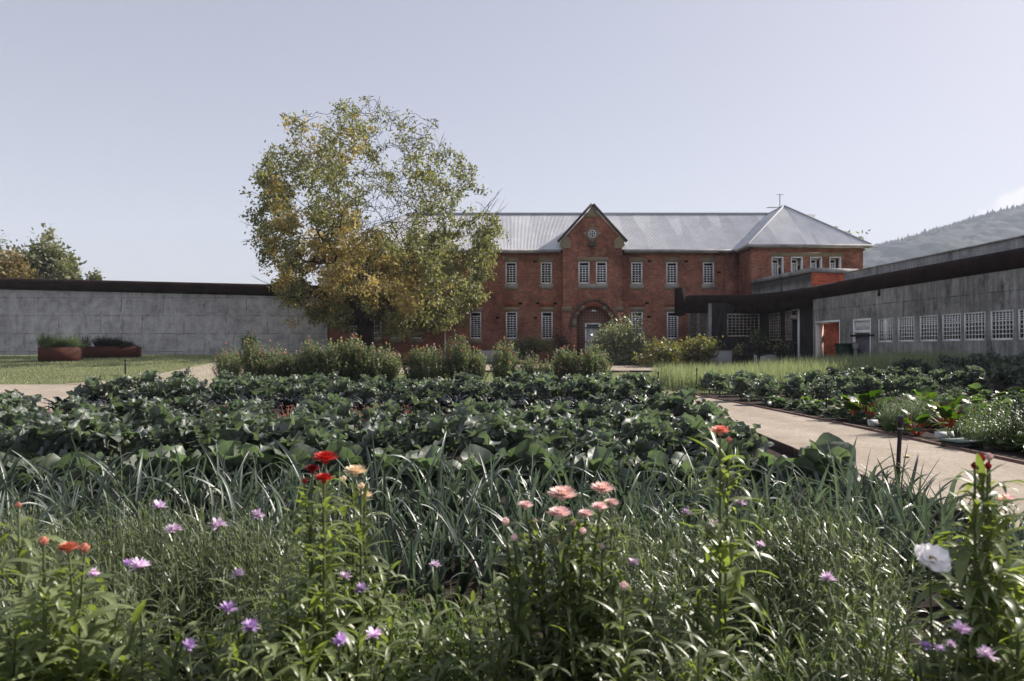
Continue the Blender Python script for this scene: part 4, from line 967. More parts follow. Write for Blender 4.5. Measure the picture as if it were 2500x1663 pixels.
for k, (y, sp) in enumerate(((8.05, .50), (9.25, .54), (10.5, .58), (11.8, .62))):
    nm = ('first', 'second', 'third', 'fourth', 'fifth')[k]
    row(K_kale, y, -.74*y-.6, 2.62+.10*(y-8), sp, 1.0, 1.26, '%%s frilly kale from the path, in the %s row behind the collards' % nm, 'kale', '%s kale row behind the collards' % nm, .2)
row(K_lac, 15.0, -9.6, 3.15, .52, .98, 1.2, '%s dark strappy black kale from the path, in the single dark row', 'black kale', 'row of black kale', .12)
for k, (y, xa) in enumerate(((17.0, -10.2), (18.7, -10.4), (20.6, -10.4))):
    nm = ('nearest', 'middle', 'farthest')[k]
    row(K_kale, y, xa, 3.45+.15*k, .66, 1.12, 1.42, '%%s tall kale from the path, in the %s row beyond the black kale' % nm, 'kale', '%s tall kale row beyond the black kale' % nm, .2)
# ---- leeks
def leek_proto(hh=1.):
    m = MB()
    for i in range(rnd.choice((8, 9, 10, 11, 12))):
        az = (i % 2)*PI+U(-1.1, 1.1); e0 = rad(U(58, 88)); LL = U(.30, .66)*hh; kink = U(.3, 1)
        leaf(m, (U(-.02, .02), U(-.02, .02), .0), LL, U(.026, .056), e0, e0-rad(U(10, 130)*kink), az, p_blade, 11, 2, .5, 0, 1, 0, 0, 1, U(-1.2, 1.2), curlp=U(1.6, 3.5), azb=U(-.5, .5))
    return make_proto('leek', [(None, m, M['leek'])])
K_leek = Kind('leek', [leek_proto() for _ in range(12)])
for k, (y, sp, x0) in enumerate(((6.12, .112, -4.7), (5.5, .118, -4.3), (4.85, .115, -3.9), (4.2, .108, -3.4))):
    nm = ('farthest', 'second farthest', 'second nearest', 'nearest')[k]; n = int((3.6-x0)/sp)
    for i in range(n):
        x = x0+i*sp+U(-.05, .05); yy = y+U(-.13, .13)
        if abs(x) > .74*yy+.2: continue
        s_ = U(.8, 1.22)*(1.15 if k == 0 else 1); K_leek.place(x, yy, U(0, 6.28), s_, 'narrow grey green leek in the %s row of the leek bed' % nm, 'leek', '%s row of leeks' % nm, tilt=.15)
# ---- pink flowered mat (small annuals between the kale rows)
def sedum_proto():
    m = MB(); f = MB()
    for i in range(26):
        az, r = U(0, 6.28), U(0, .3); h = U(.22, .38); x, y = r*math.cos(az), r*math.sin(az)
        m.tube([(x*.5, y*.5, 0), (x, y, h)], [.006, .004], 3, cap=False)
        for k in range(6): leaf(m, (x*(.5+.08*k), y*(.5+.08*k), h*(.3+.1*k)), .05, .018, rad(U(0, 60)), rad(-10), U(0, 6.28), p_lance, 2, 2)
        for k in range(3): q = U(0, 6.28); f.tube([(x+.02*math.cos(q), y+.02*math.sin(q), h-.005), (x+.02*math.cos(q), y+.02*math.sin(q), h+.012)], [.006, .007], 5)
    m.v += f.v; m.f += [(a+m.n, 1) for a, _ in f.f]; m.n += f.n; return make_proto('pink_annual', [(None, m, [M['stemr'], M['mutedpink']])])
K_sed = Kind('sedum', [sedum_proto() for _ in range(3)])
for x in (-9.7, -9.3, -8.9, -8.3, -7.9, -7.5, -7.1, -6.4, -5.7, -5.3, -4.2, -3.8, -2.9, -2.4, -2.0): K_sed.place(x+U(-.1, .1), 13.55+U(-.2, .2), U(0, 6.28), U(1.0, 1.3), 'low pinkish annual with tiny coral flowers between two kale rows', 'bedding plant', 'pink annuals between the kale rows')

# ---- strawflower plants
def flower_head(m, c, r, style, tilt=(0, 0), mi=0):
    """double daisy head built from many small petals"""
    c = np.array(c, float); tx, ty = tilt
    def add(az, e, l, w_, rr, z, e1=None):
        b = c+np.array([rr*math.cos(az)+tx*z, rr*math.sin(az)+ty*z, z])
        leaf(m, b, l, w_, e, e-.3 if e1 is None else e1, az, p_lance, 3, 2, .25, mi=mi)
    if style == 'straw':
        for ring_, (n, e, l) in enumerate(((20, -.05, 1.0), (18, .22, .9), (16, .6, .66), (12, .95, .45))):
            for k in range(n): add(2*PI*k/n+ring_*.2+U(-.1, .1), e+U(-.1, .1), r*l, r*.40, r*.12, ring_*r*.08, e+.5)
    elif style == 'corn':
        for k in range(48):
            e = U(.0, 1.4); add(U(0, 6.28), e, r*U(.65, 1.05), r*.30, r*.05, 0, e-.2)
    elif style == 'bud':
        for ring_, (n, e, l) in enumerate(((9, .8, .8), (9, 1.2, .9), (6, 1.4, .8))):
            for k in range(n): add(2*PI*k/n+ring_*.3, e, r*l, r*.6, r*.25, ring_*r*.12, e+.7)
    elif style == 'cosmos':
        for k in range(8):
            az = 2*PI*k/8; b = c+np.array([0, 0, 0])
def straw_proto(nst=12, H=1.0, spread=.25, leafL=.11, heads=(), mt='straw', seedling=False, name='strawflower', dens=1.0, stems_at=None):
    """heads: list of (x, y, z, r, material, style) relative to the base; every head gets its own stem"""
    m = MB(); st = MB(); res = []
    tips = [(h[0], h[1], h[2], True) for h in heads]
    for i in range(nst):
        az, r = U(0, 6.28), spread*math.sqrt(U(0.02, 1)); tips.append((r*math.cos(az), r*math.sin(az), H*U(.62, .95)*(1-.25*(r/spread)**2), False))
    for (x, y, z, fl) in tips:
        bx_, by_ = x*.25, y*.25; mid = (x*.75+U(-.03, .03), y*.75+U(-.03, .03), z*.55)
        pts = [(bx_, by_, 0), ((bx_+mid[0])/2, (by_+mid[1])/2, z*.27), mid, ((mid[0]+x)/2, (mid[1]+y)/2, z*.8), (x, y, z)]
        st.tube(pts, [.008, .007, .006, .005, .0035], 5, cap=False)
        Pp = np.array(pts); n = int((z)*54*dens); tmax = .93 if fl else 1.0
        for k in range(n):
            t = .12+(tmax-.12)*(k+U(0, .8))/n; i_ = min(3, int(t*4)); q = t*4-i_; b = Pp[i_]*(1-q)+Pp[i_+1]*q
            gl = leafL*1.2*U(.7, 1.15)*(1-.45*max(0, t-.55)/.45)*(.75 if t < .25 else 1)
            e0 = rad(U(25, 70)); leaf(m, b, gl, gl*U(.12, .19), e0, e0-rad(U(20, 125)), k*2.4+U(-.5, .5), p_lance, 5, 2, .3, .03, 2, U(0, 6), twist=U(-.6, .6), azb=U(-.3, .3))
    return m, st
CORN = []
def place_straw(u, v, y, heads, nst, H, spread, leafL, label, mt='straw', dens=1.0, flat=1.):
    """heads given in photo pixels with their own depth"""
    bx_, by_ = PX(u, y), y; z0 = g1(bx_, by_)
    hd = []
    for (hu, hv, dy, r, mm, sty) in heads:
        yy = y+dy; hd.append((PX(hu, yy)-bx_, yy-by_, PZ(hv, yy)-z0, r, mm, sty))
    m, st = straw_proto(nst, H, spread, leafL, hd, dens=dens)
    t = empty('strawflower', (bx_, by_, z0), label, 'strawflower'); off = np.array([bx_, by_, z0])
    for mm_, nm, mt_ in ((m, 'leaves', mt), (st, 'stems', 'stem')):
        o = mm_.build(nm, M[mt_], smooth=True, loc=(0, 0, 0)); o.parent = t
    for (x, yy, z, r, mm, sty) in hd:
        f = MB(); flower_head(f, (x, yy, z), r*1.22, sty, (U(-.3, .3), U(-.3, .3)))
        if sty == 'straw': f.tube([(x, yy, z-.01), (x, yy, z+r*.3)], [r*.25, r*.38], 8)
        o = f.build('flower_head', M[mm], smooth=False, loc=(0, 0, 0)); o.parent = t
    return t
place_straw(775, 0, 2.25, [(795, 1124, 0, .034, 'red', 'straw'), (763, 1149, .0, .022, 'dred', 'straw'), (791, 1172, -.05, .025, 'red', 'straw'), (744, 1180, 0, .014, 'dred', 'bud')], 40, .88, .44, .14,
            'strawflower plant carrying bright red heads, left of centre in the foreground')
place_straw(868, 0, 2.45, [(868, 1156, 0, .034, 'cream', 'straw'), (882, 1194, -.04, .018, 'cream', 'bud'), (893, 1212, .04, .02, 'cream', 'straw'), (838, 1176, .1, .018, 'cream', 'bud')], 16, .84, .30, .13,
            'strawflower with creamy white heads, just right of the red one')
place_straw(1400, 0, 2.35, [(1373, 1214, 0, .042, 'pink', 'straw'), (1471, 1199, .12, .036, 'pink', 'straw'), (1492, 1232, .1, .024, 'rose', 'straw'), (1464, 1241, 0, .024, 'rose', 'straw'), (1366, 1258, -.1, .032, 'rose', 'straw'),
            (1430, 1258, -.05, .022, 'rose', 'straw'), (1283, 1237, .0, .022, 'rose', 'straw'), (1234, 1282, -.1, .020, 'rose', 'bud'), (1400, 1284, 0, .015, 'rose', 'bud'), (1423, 1304, -.1, .017, 'rose', 'bud'), (1305, 1278, 0, .014, 'rose', 'bud'), (1523, 1440, -.3, .02, 'rose', 'bud'), (1470, 1340, -.1, .013, 'rose', 'bud'), (1255, 1320, -.1, .018, 'rose', 'bud')], 46, .84, .50, .14,
            'big strawflower plant topped with salmon pink heads, right of centre in the foreground')
place_straw(1755, 0, 2.5, [(1758, 1056, 0, .030, 'coral', 'straw'), (1780, 1080, .0, .016, 'coral', 'bud')], 2, .95, .12, .18,
            'single tall strawflower stem with one ragged orange red head, reaching in front of the path', dens=.95)
place_straw(2400, 0, 2.1, [(2395, 1128, 0, .020, 'dred', 'bud'), (2415, 1124, .03, .018, 'rose', 'bud'), (2380, 1145, 0, .017, 'dred', 'bud'), (2412, 1145, 0, .016, 'dred', 'bud'), (2455, 1222, .1, .024, 'rose', 'straw')], 15, 1.0, .30, .17,
            'tall strawflower at the right edge with a cluster of dark red buds', dens=1.0)
place_straw(2230, 0, 2.2, [], 8, .86, .24, .14, 'leafy budless strawflower left of the white cosmos')
place_straw(2470, 0, 1.75, [], 8, .84, .22, .12, 'dark leafy strawflower in the lower right corner')
place_straw(150, 0, 1.95, [(107, 1330, 0, .019, 'coral', 'bud'), (168, 1342, 0, .024, 'orange', 'straw'), (207, 1349, .04, .022, 'coral', 'bud')], 28, .90, .40, .17,
            'strawflower in the lower left with three small orange heads')
place_straw(30, 0, 2.0, [(45, 1240, .1, .014, 'coral', 'bud')], 24, 1.0, .34, .17, 'tall leafy strawflower at the left edge, still in bud')
place_straw(290, 0, 1.75, [], 9, .80, .20, .13, 'pale leafy strawflower stem leaning right beside the orange headed one')
place_straw(740, 0, 1.85, [], 12, .74, .28, .13, 'dark leafy strawflower low in front of the red headed one')
place_straw(920, 0, 2.9, [], 8, .70, .22, .11, 'strawflower without heads behind the cream headed one')
place_straw(1180, 0, 1.9, [], 6, .62, .20, .15, 'strawflower with long drooping leaves at the lower middle')
place_straw(1620, 0, 2.0, [], 12, .74, .32, .14, 'bushy strawflower without heads, right of the pink headed plant')
place_straw(2050, 0, 1.9, [], 9, .60, .28, .13, 'low strawflower without heads in front of the leeks, lower right')
place_straw(1350, 0, 1.7, [], 12, .66, .30, .15, 'dark strawflower leaves low in front of the pink headed plant')

# ---- cornflowers: wispy grey green plants with lilac heads
def corn_proto(H=.7, n=34, mt='corn', lw=.006, ll=.085, spread=.2, dens=30):
    m = MB()
    for i in range(n):
        az, r = U(0, 6.28), spread*math.sqrt(U(.02, 1)); h = H*U(.6, 1.0); x, y = r*math.cos(az), r*math.sin(az)
        pts = np.array([(x*.3, y*.3, 0), (x*.6+U(-.02, .02), y*.6+U(-.02, .02), h*.35), (x*.85+U(-.03, .03), y*.85+U(-.03, .03), h*.7), (x+U(-.04, .04), y+U(-.04, .04), h)])
        m.tube(pts, [.003, .0026, .002, .0015], 3, cap=False)
        for k in range(int(dens*h)):
            t = .1+.88*(k+U(0, 1))/(dens*h); i_ = min(2, int(t*3)); q = t*3-i_; b = pts[i_]*(1-q)+pts[i_+1]*q
            e0 = rad(U(30, 80)); gl = ll*U(.6, 1.3); leaf(m, b, gl, lw*U(.8, 1.5), e0, e0-rad(U(0, 80)), U(0, 6.28), p_blade, 3, 1, 0, twist=U(-1, 1), azb=U(-.5, .5))
        if rnd.random() < .5: m.tube([pts[3], pts[3]+(0, 0, .012), pts[3]+(0, 0, .022)], [.003, .007, .004], 5)
    return make_proto('cornflower', [('foliage', m, M[mt])])
K_corn = Kind('corn', [corn_proto() for _ in range(5)]); K_fine = Kind('fine', [corn_proto(.62, 40, 'fine', .005, .07, .2, 34) for _ in range(4)])
heads_c = [(388, 1240, 2.5, .026, 'lilac'), (423, 1297, 2.3, .026, 'lilac'), (530, 1287, 2.35, .028, 'lilac'), (627, 1262, 2.5, .025, 'lilac'), (340, 1386, 2.0, .026, 'lilac'), (312, 1378, 2.1, .016, 'violet'), (227, 1403, 2.1, .02, 'lilac'),
           (582, 1405, 2.2, .022, 'lilac'), (556, 1490, 2.0, .024, 'violet'), (612, 1535, 1.95, .024, 'violet'), (460, 1581, 1.9, .021, 'violet'), (842, 1411, 2.2, .02, 'lilac'), (912, 1553, 1.95, .023, 'lilac'), (832, 1568, 1.9, .022, 'violet'),
           (1063, 1382, 2.4, .02, 'lilac'), (883, 1440, 2.1, .02, 'violet'), (1546, 1377, 2.4, .02, 'lilac'), (1807, 1231, 2.7, .025, 'lilac'), (1676, 1254, 2.7, .018, 'violet'), (1745, 1285, 2.6, .025, 'lilac'), (1857, 1333, 2.5, .018, 'lilac'),
           (2021, 1416, 2.3, .025, 'lilac'), (2345, 1541, 1.9, .024, 'lilac'), (2258, 1580, 1.85, .016, 'violet'), (2295, 1586, 1.85, .013, 'lilac'), (2322, 1576, 1.85, .013, 'lilac'), (2410, 1605, 1.8, .024, 'lilac')]
where = ['second from the left of the top row of lilac heads', '', '']
names_c = ['lilac cornflower highest of those above the left edge plants', 'round lilac cornflower below and right of the highest left one', 'wide lilac cornflower beside the leeks, third of the left group', 'lilac cornflower rightmost of the left group, near the red strawflower',
  'largest lilac cornflower with a dark eye, right of the orange strawflower heads', 'small violet cornflower touching the large dark eyed one', 'pale lilac cornflower just right of the three orange heads', 'pinkish lilac cornflower left of the red strawflower plant',
  'violet cornflower in shade below the pinkish one', 'violet cornflower in shade, with a drooping floret ring, left of centre', 'deep violet cornflower lowest of the left side', 'pale lilac cornflower under the cream strawflowers', 'upright lilac cornflower near the bottom, left of centre',
  'purple cornflower at the bottom beside the upright lilac one', 'small lilac cornflower alone in front of the leeks', 'purple cornflower half hidden under the pale one', 'lilac cornflower right of the pink strawflower heads', 'lilac cornflower beside the tall orange headed stem',
  'dark violet cornflower left of the tall orange headed stem', 'pale double cornflower below the tall orange headed stem', 'pale cornflower right of the double one', 'slanting lilac cornflower alone in the lower right', 'pale lilac cornflower under the white cosmos',
  'dark violet cornflower, leftmost of the three under the white cosmos', 'small bright cornflower, middle of the three under the white cosmos', 'small cornflower, rightmost of the three under the white cosmos', 'lilac cornflower at the lower right corner']
for k, (u, v, y, r, mm) in enumerate(heads_c):
    x, z = PX(u, y), PZ(v, y); z0 = g1(x, y)
    t = empty('cornflower', (x, y, z0), names_c[k], 'cornflower'); f = MB(); flower_head(f, (0, 0, z-z0), r*1.25, 'corn', (U(-.5, .5), -.4))
    o = f.build('flower_head', M[mm], loc=(0, 0, 0)); o.parent = t
    s_ = MB(); bx_, by_ = U(-.06, .06), U(0, .08); s_.tube([(bx_, by_, 0), (bx_*.6, by_*.6, (z-z0)*.5), (0, 0, z-z0)], [.004, .003, .002], 5); s_.tube([(0, 0, z-z0-.016), (0, 0, z-z0-.006), (0, 0, z-z0+.002)], [.003, .0075, .006], 6)
    for q in range(14):
        tq = U(.1, .9); e0 = rad(U(30, 70)); leaf(s_, (bx_*(1-tq), by_*(1-tq), (z-z0)*tq), U(.06, .1), .007, e0, e0-rad(50), U(0, 6.28), p_blade, 3, 1)
    o = s_.build('stem', M['corn'], smooth=True, loc=(0, 0, 0)); o.parent = t
def mass(K, u0, u1, y0, y1, n, s0, s1, lab, grp, zs=1.):
    for i in range(n):
        y = y0+(y1-y0)*math.sqrt(U(0, 1)); u = U(u0, u1); K.place(PX(u, y), y, U(0, 6.28), (U(s0, s1), U(s0, s1), U(s0, s1)*zs), lab, 'cornflower plant', grp)
mass(K_corn, -80, 760, 2.0, 3.7, 44, .95, 1.15, 'wispy grey green cornflower plant without blooms, left of the red strawflower', 'cornflower plants on the left', 1.0)
mass(K_corn, 1480, 2150, 2.1, 3.6, 34, .9, 1.2, 'wispy cornflower plant without blooms, right of the pink strawflower', 'cornflower plants on the right', 1.02)
mass(K_fine, 780, 1240, 1.9, 2.9, 20, .8, 1.05, 'fine bright green feathery plant at the lower middle', 'feathery plants at the lower middle', .9)
mass(K_fine, 1700, 2350, 1.8, 2.5, 18, .8, 1.0, 'fine feathery plant low on the right of the foreground', 'feathery plants at the lower right', .85)
# white cosmos
y = 2.0; x, z = PX(2275, y), PZ(1368, y); t = empty('cosmos', (x, y, g1(x, y)), 'large white cosmos bloom with a yellow centre at the lower right', 'cosmos'); z0 = z-g1(x, y)
f = MB(); nv = Vector((.06, -.58, .81)).normalized(); a_ = nv.cross(Vector((0, 0, 1))).normalized(); b_ = nv.cross(a_)
for k in range(15):
    inner = k > 8; q = (2*PI*k/9 if not inner else 2*PI*k/6+.3)+U(-.12, .12); rr = .048*U(.86, 1.08)*(.68 if inner else 1); V = []
    for i in range(6):
        tt = i/5; wd = .023*math.sin(min(1, tt*.75+.12)*PI)**.7+.003
        for s_ in (-1, -.33, .33, 1):
            ang = q; er = rr*tt*(1-.05*(abs(s_) > .5)*(tt > .9)); d_ = a_*math.cos(ang)+b_*math.sin(ang); e_ = a_*-math.sin(ang)+b_*math.cos(ang)
            V.append(Vector((0, 0, z0))+d_*er+e_*wd*s_+nv*(.016*tt*tt*(1 if k % 3 else .3)*(2. if inner else 1)+.005*math.sin(s_*4+k*2+tt*5)*tt+(.002 if k % 2 else 0)))
    F_ = [(i*4+j, i*4+j+1, (i+1)*4+j+1, (i+1)*4+j) for i in range(5) for j in range(3)]; f.add([tuple(p) for p in V], F_)
o = f.build('petals', M['wpetal'], smooth=True, loc=(0, 0, 0)); o.parent = t
f = MB(); c = Vector((0, 0, z0)); 
for k in range(40): q, r_ = k*2.4, .0105*math.sqrt(k/40); p = c+a_*r_*math.cos(q)+b_*r_*math.sin(q); f.tube([p, p+nv*.007], [.0017, .0013], 4)
o = f.build('flower_centre', M['yel'], loc=(0, 0, 0)); o.parent = t
f = MB(); f.tube([(.05, .05, 0), (.03, .04, z0*.5), (0, .01, z0-.03), tuple(c-nv*.004)], [.004, .0035, .003, .003], 6); o = f.build('stem', M['stem'], loc=(0, 0, 0)); o.parent = t

# ---- flowering bushes behind the left bed
def bush_proto(W=1.5, H=1.6, n=120, col='strawfar', hd='coral', nh=16, leafs=26):
    m = MB(); hp = []
    for i in range(int(n*1.4)):
        az, r = U(0, 6.28), W/2*math.sqrt(U(0, 1)); h = H*(1-.45*(r/(W/2))**2.5)*U(.72, 1.0); x, y = r*math.cos(az), r*math.sin(az)
        p0 = np.array((x*.3, y*.3, 0)); p1 = np.array((x+U(-.1, .1), y+U(-.1, .1), h)); m.tube([p0, (p0+p1)/2+(0, 0, .05), p1], [.008, .006, .004], 3, cap=False)
        for k in range(leafs):
            t = .08+.92*(k+U(0, 1))/leafs; b = p0*(1-t)+p1*t; e0 = rad(U(20, 75)); gl = U(.10, .17); leaf(m, b, gl, gl*.34, e0, e0-rad(50), U(0, 6.28), p_lance, 2, 1, 0)
        if i < nh or (h > .93*H and rnd.random() < .3): hp.append(p1)
    t = make_proto('strawflower_bush', [('foliage', m, M[col])]); f = MB(); flower_head(f, (0, 0, 0), .055, 'bud'); first = None
    for p in hp:
        if first is None: o = first = f.build('flower_head', M[hd], loc=(0, 0, 0))
        else: o = first.copy(); COL.objects.link(o)
        o.parent = t; o.location = tuple(p)
    return t
K_b1 = Kind('bush', [bush_proto(), bush_proto(1.3, 1.7, hd='coral', nh=22), bush_proto(1.6, 1.5, hd='rose', nh=12), bush_proto(1.2, 1.6, hd='orange', nh=20)])
bl_ = [(560, 843, 24.6, .75, 0, 'leftmost flowering bush, narrow, standing alone against the concrete wall'), (618, 832, 24.2, .80, 1, 'second flowering bush from the left, round with red heads'), (668, 838, 24.6, .85, 0, 'bushy flowering plant just right of the second bush'),
  (715, 852, 24.9, .85, 2, 'low flowering bush in the dip left of the tree'), (762, 836, 24.6, 1.0, 1, 'flowering bush below the left edge of the tree crown'), (810, 822, 24.4, 1.05, 2, 'tallest flowering bush, in front of the tree trunk'),
  (862, 822, 24.6, 1.0, 3, 'tall flowering bush just right of the tree trunk'), (905, 832, 24.6, .95, 2, 'flowering bush under the pair of ground floor windows'), (942, 842, 24.9, .85, 0, 'flowering bush at the right end of the long clump'),
  (1016, 848, 24.7, .8, 3, 'small flowering bush left of the thin white downpipe'), (1052, 838, 24.5, .85, 2, 'flowering bush standing in front of the white downpipe'), (1118, 823, 24.5, .85, 1, 'slender flowering bush tipped with a tall red head, right of the downpipe'),
  (1160, 852, 24.9, .8, 3, 'low red flowered bush under the fourth ground floor window'), (1232, 838, 24.6, .88, 1, 'upright bush crowned with a band of coral flowers'), (1296, 862, 24.9, .75, 0, 'sparse low bush with scattered coral flowers, left of the arched door'),
  (1385, 848, 24.3, 1.0, 3, 'wide flowering bush in front of the arched door'), (1448, 846, 24.2, 1.0, 1, 'large bush with the brightest coral cluster, below the olive shrub'), (1345, 872, 24.9, .7, 0, 'low bush filling the gap left of the arched door')]
for (u, v, y, ws, pk, lb) in bl_:
    x = PX(u, y); h = PZ(v, y)-g1(x, y); K_b1.place(x, y, U(0, 6.28), (ws*1.02, ws*1.02, h/1.52), lb, 'flowering bush', 'flowering bushes behind the kale', pick=pk)

# ---- right bed: kale rows, cabbages, chard, fennel, herbs
for k, y in enumerate((24.0, 22.4, 20.8, 19.2)):
    nm = ('farthest', 'second farthest', 'third', 'nearest')[k]
    row(K_kale, y, 6.6+.12*k, 17.2+k*.1, .68, 1.0, 1.35, '%%s green kale from the wall, in the %s kale row right of the path' % nm, 'kale', '%s kale row of the right bed' % nm, .25)
def head_proto(n=16, LL=.26, mt='herb', nm='leafy_vegetable', e=(15, 80), wr=.8, pr=p_round, ru=.08):
    m = MB()
    for i in range(n):
        q = i/n; az = i*2.4; e0 = rad(e[0]+(e[1]-e[0])*q+U(-8, 8)); l = LL*U(.8, 1.15)*(1-.3*q); leaf(m, (0, 0, .03+.05*q), l, l*wr, e0, e0-rad(U(10, 70)), az, pr, 6, 4, U(0, .5), ru, 2.5, U(0, 6), .08, 3, U(-.4, .4))
    return make_proto(nm, [(None, m, M[mt])])
K_cab = Kind('cab', [head_proto(mt='herb'), head_proto(18, .3, 'collard'), head_proto(20, .22, 'herb', ru=.14)])
clear_ = [(PX(u, pdepth(u, v)), pdepth(u, v)) for u, v in ((2080, 1026), (2118, 1030), (2258, 1016), (2240, 1066), (2315, 1050), (2390, 1040), (2136, 1052), (2207, 1069), (2300, 1084), (2328, 1082), (2312, 1098))]
for i in range(120):
    y = U(9.6, 18.6); x0 = float(edgeR(y))+.35; x = x0+U(0, 1)*(.62*y+2.5-x0)
    if x/y > .75 or any(abs(x-a-.1) < .5 and -.9 < y-b < .35 for a, b in clear_): continue
    K_cab.place(x, y, U(0, 6.28), U(.9, 1.5), 'low leafy vegetable '+('close to the path edging by the valve box' if y < 12 else 'around the chard and fennel of the right bed' if y < 15 else 'far back, just before the kale rows of the right bed'), 'leaf vegetable', 'low leafy vegetables '+('by the valve box' if y < 12 else 'around the chard' if y < 15 else 'before the right kale rows'))
for i in range(10):
    y = 18.8-i*.62; x = float(edgeR(y))+.55+U(-.1, .1); K_cab.place(x, y, U(0, 6.28), U(.9, 1.2), 'young cabbage in the outer row along the path edging', 'cabbage', 'young cabbages along the edging', pick=1)
def chard_proto():
    m = MB(); s_ = MB()
    for i in range(16):
        az = i*2.4; e0 = rad(U(30, 84)); sl = U(.14, .30); d_ = np.array((math.cos(az)*math.cos(e0), math.sin(az)*math.cos(e0), math.sin(e0))); tip = d_*sl
        s_.tube([(0, 0, 0), tuple(tip*.5), tuple(tip)], [.012, .010, .007], 6); s_.tube([tuple(tip), tuple(tip+d_*.16)], [.009, .003], 5, cap=False)
        leaf(m, tuple(tip-d_*.03), U(.26, .36), U(.15, .2), e0, e0-rad(U(30, 80)), az, p_round, 8, 6, .15, .1, 3, U(0, 6), .08, 3)
    return make_proto('chard_plant', [('leaves', m, M['chardg']), ('stalks', s_, M['chardr'])])
K_ch = Kind('chard', [chard_proto() for _ in range(3)])
for (u, v, sc_, lb) in ((2080, 1026, 1.1, 'chard with broad olive leaves drooping toward the path, left of the red stalked one'), (2118, 1030, 1.35, 'tallest chard with glowing orange red stalks, left of the Fennel label'), (2258, 1016, 1.15, 'chard deeper in the bed with orange stalks, above the fennel'),
                        (2240, 1066, .9, 'small chard with orange stalks just right of the nearest tall post'), (2315, 1050, 1.15, 'yellow green chard behind the valve box'), (2390, 1040, 1.0, 'yellow green chard near the right edge of the photo')):
    y = pdepth(u, v); K_ch.place(PX(u, y), y, U(0, 6.28), sc_*1.12, lb, 'chard', 'chard plants of the right bed')
def fennel_proto(mt='fennel', H=.6, n=30):
    m = MB()
    for i in range(n):
        az, r = U(0, 6.28), U(.05, .26); h = H*U(.5, 1); p0 = np.array((0, 0, 0.)); p1 = np.array((r*math.cos(az), r*math.sin(az), h)); m.tube([p0, (p0+p1)/2+(0, 0, .05), p1], [.006, .004, .002], 3, cap=False)
        for k in range(34):
            t = U(.3, 1.02); b = p0*(1-t)+p1*t+np.array((U(-.05, .05), U(-.05, .05), U(-.03, .05))); e0 = rad(U(-10, 80)); leaf(m, b, U(.05, .11), .0035, e0, e0-rad(40), U(0, 6.28), p_blade, 2, 1, 0)
    return make_proto('fennel', [(None, m, M[mt])])
K_fen = Kind('fennel', [fennel_proto() for _ in range(3)])
for i in range(11):
    u, v = U(2145, 2250), U(1030, 1062); y = pdepth(u, v); K_fen.place(PX(u, y)+.15, y, U(0, 6.28), U(.9, 1.2), 'feathery fennel plant behind the white Fennel label', 'fennel', 'fennel clump')
for (u, v) in ((1945, 985), (1990, 975), (2030, 972), (2110, 965), (2160, 968), (2200, 960), (2300, 1000), (2330, 990)):
    y = pdepth(u, v); K_fen.place(PX(u, y), y, U(0, 6.28), (U(1, 1.3), U(1, 1.3), U(.8, 1)), 'loose airy herb gone to seed among the cabbages of the right bed', 'herb', 'airy herbs in the right bed')
def herb_proto(mt='herb', W=.5, H=.5, n=60):
    m = MB()
    for i in range(n):
        az, r = U(0, 6.28), W/2*math.sqrt(U(0, 1)); h = H*U(.6, 1)*(1-.3*(2*r/W)**2); p0 = np.array((r*.4*math.cos(az), r*.4*math.sin(az), 0)); p1 = np.array((r*math.cos(az), r*math.sin(az), h)); m.tube([p0, p1], [.004, .002], 3, cap=False)
        for k in range(16): t = U(.3, 1); b = p0*(1-t)+p1*t; e0 = rad(U(0, 80)); leaf(m, b, U(.03, .06), .014, e0, e0-rad(30), U(0, 6.28), p_lance, 2, 1, 0)
    return make_proto('bushy_herb', [(None, m, M[mt])])
K_h = Kind('herb', [herb_proto(), herb_proto(), herb_proto('darkherb'), herb_proto('darkherb')])
for (u, v, s_, p) in ((2370, 1095, 1.1, 0), (2405, 1085, 1.3, 1), (2440, 1100, 1.2, 0), (2475, 1092, 1.4, 2), (2505, 1105, 1.5, 3), (2425, 1060, 1.3, 1), (2290, 1080, .55, 0), (2320, 1072, .6, 1), (2345, 1070, .8, 0), (2490, 1055, 1.5, 2), (2380, 1055, 1.2, 0)):
    y = pdepth(u, v); K_h.place(PX(u, y)+.1, y, U(0, 6.28), s_, ('pale grey green' if p < 2 else 'dark')+' bushy herb at the right end of the bed beside the valve box', 'herb', ('pale' if p < 2 else 'dark')+' bushy herbs at the right edge', pick=p)
# ---- planter plants
for (mx, my, zt_, l, dp, rz), n, K, pk, hs_, lb in ((PL1[1], 12, K_h, (0, 1), 1.15, 'leafy bright green herb in the nearer steel planter'), (PL2[1], 14, K_h, (2, 3), 1.1, 'dark green herb in the longer steel planter')):
    for i in range(n):
        a = U(-.5, .5)*(l*.96); b = U(-.45, .45)*dp; x, y = mx+a*math.cos(rz)-b*math.sin(rz), my+a*math.sin(rz)+b*math.cos(rz)
        K.place(x, y, U(0, 6.28), (U(1.1, 1.7)*hs_, U(1.1, 1.7)*hs_, U(.5, 1.5)*hs_), lb, 'herb', 'herbs in the '+('nearer' if pk[0] == 0 else 'longer')+' planter', pick=rnd.choice(pk), z=zt_)
for K in (K_kale, K_col, K_lac, K_leek, K_sed, K_corn, K_fine, K_b1, K_cab, K_ch, K_fen, K_h): K.finish()

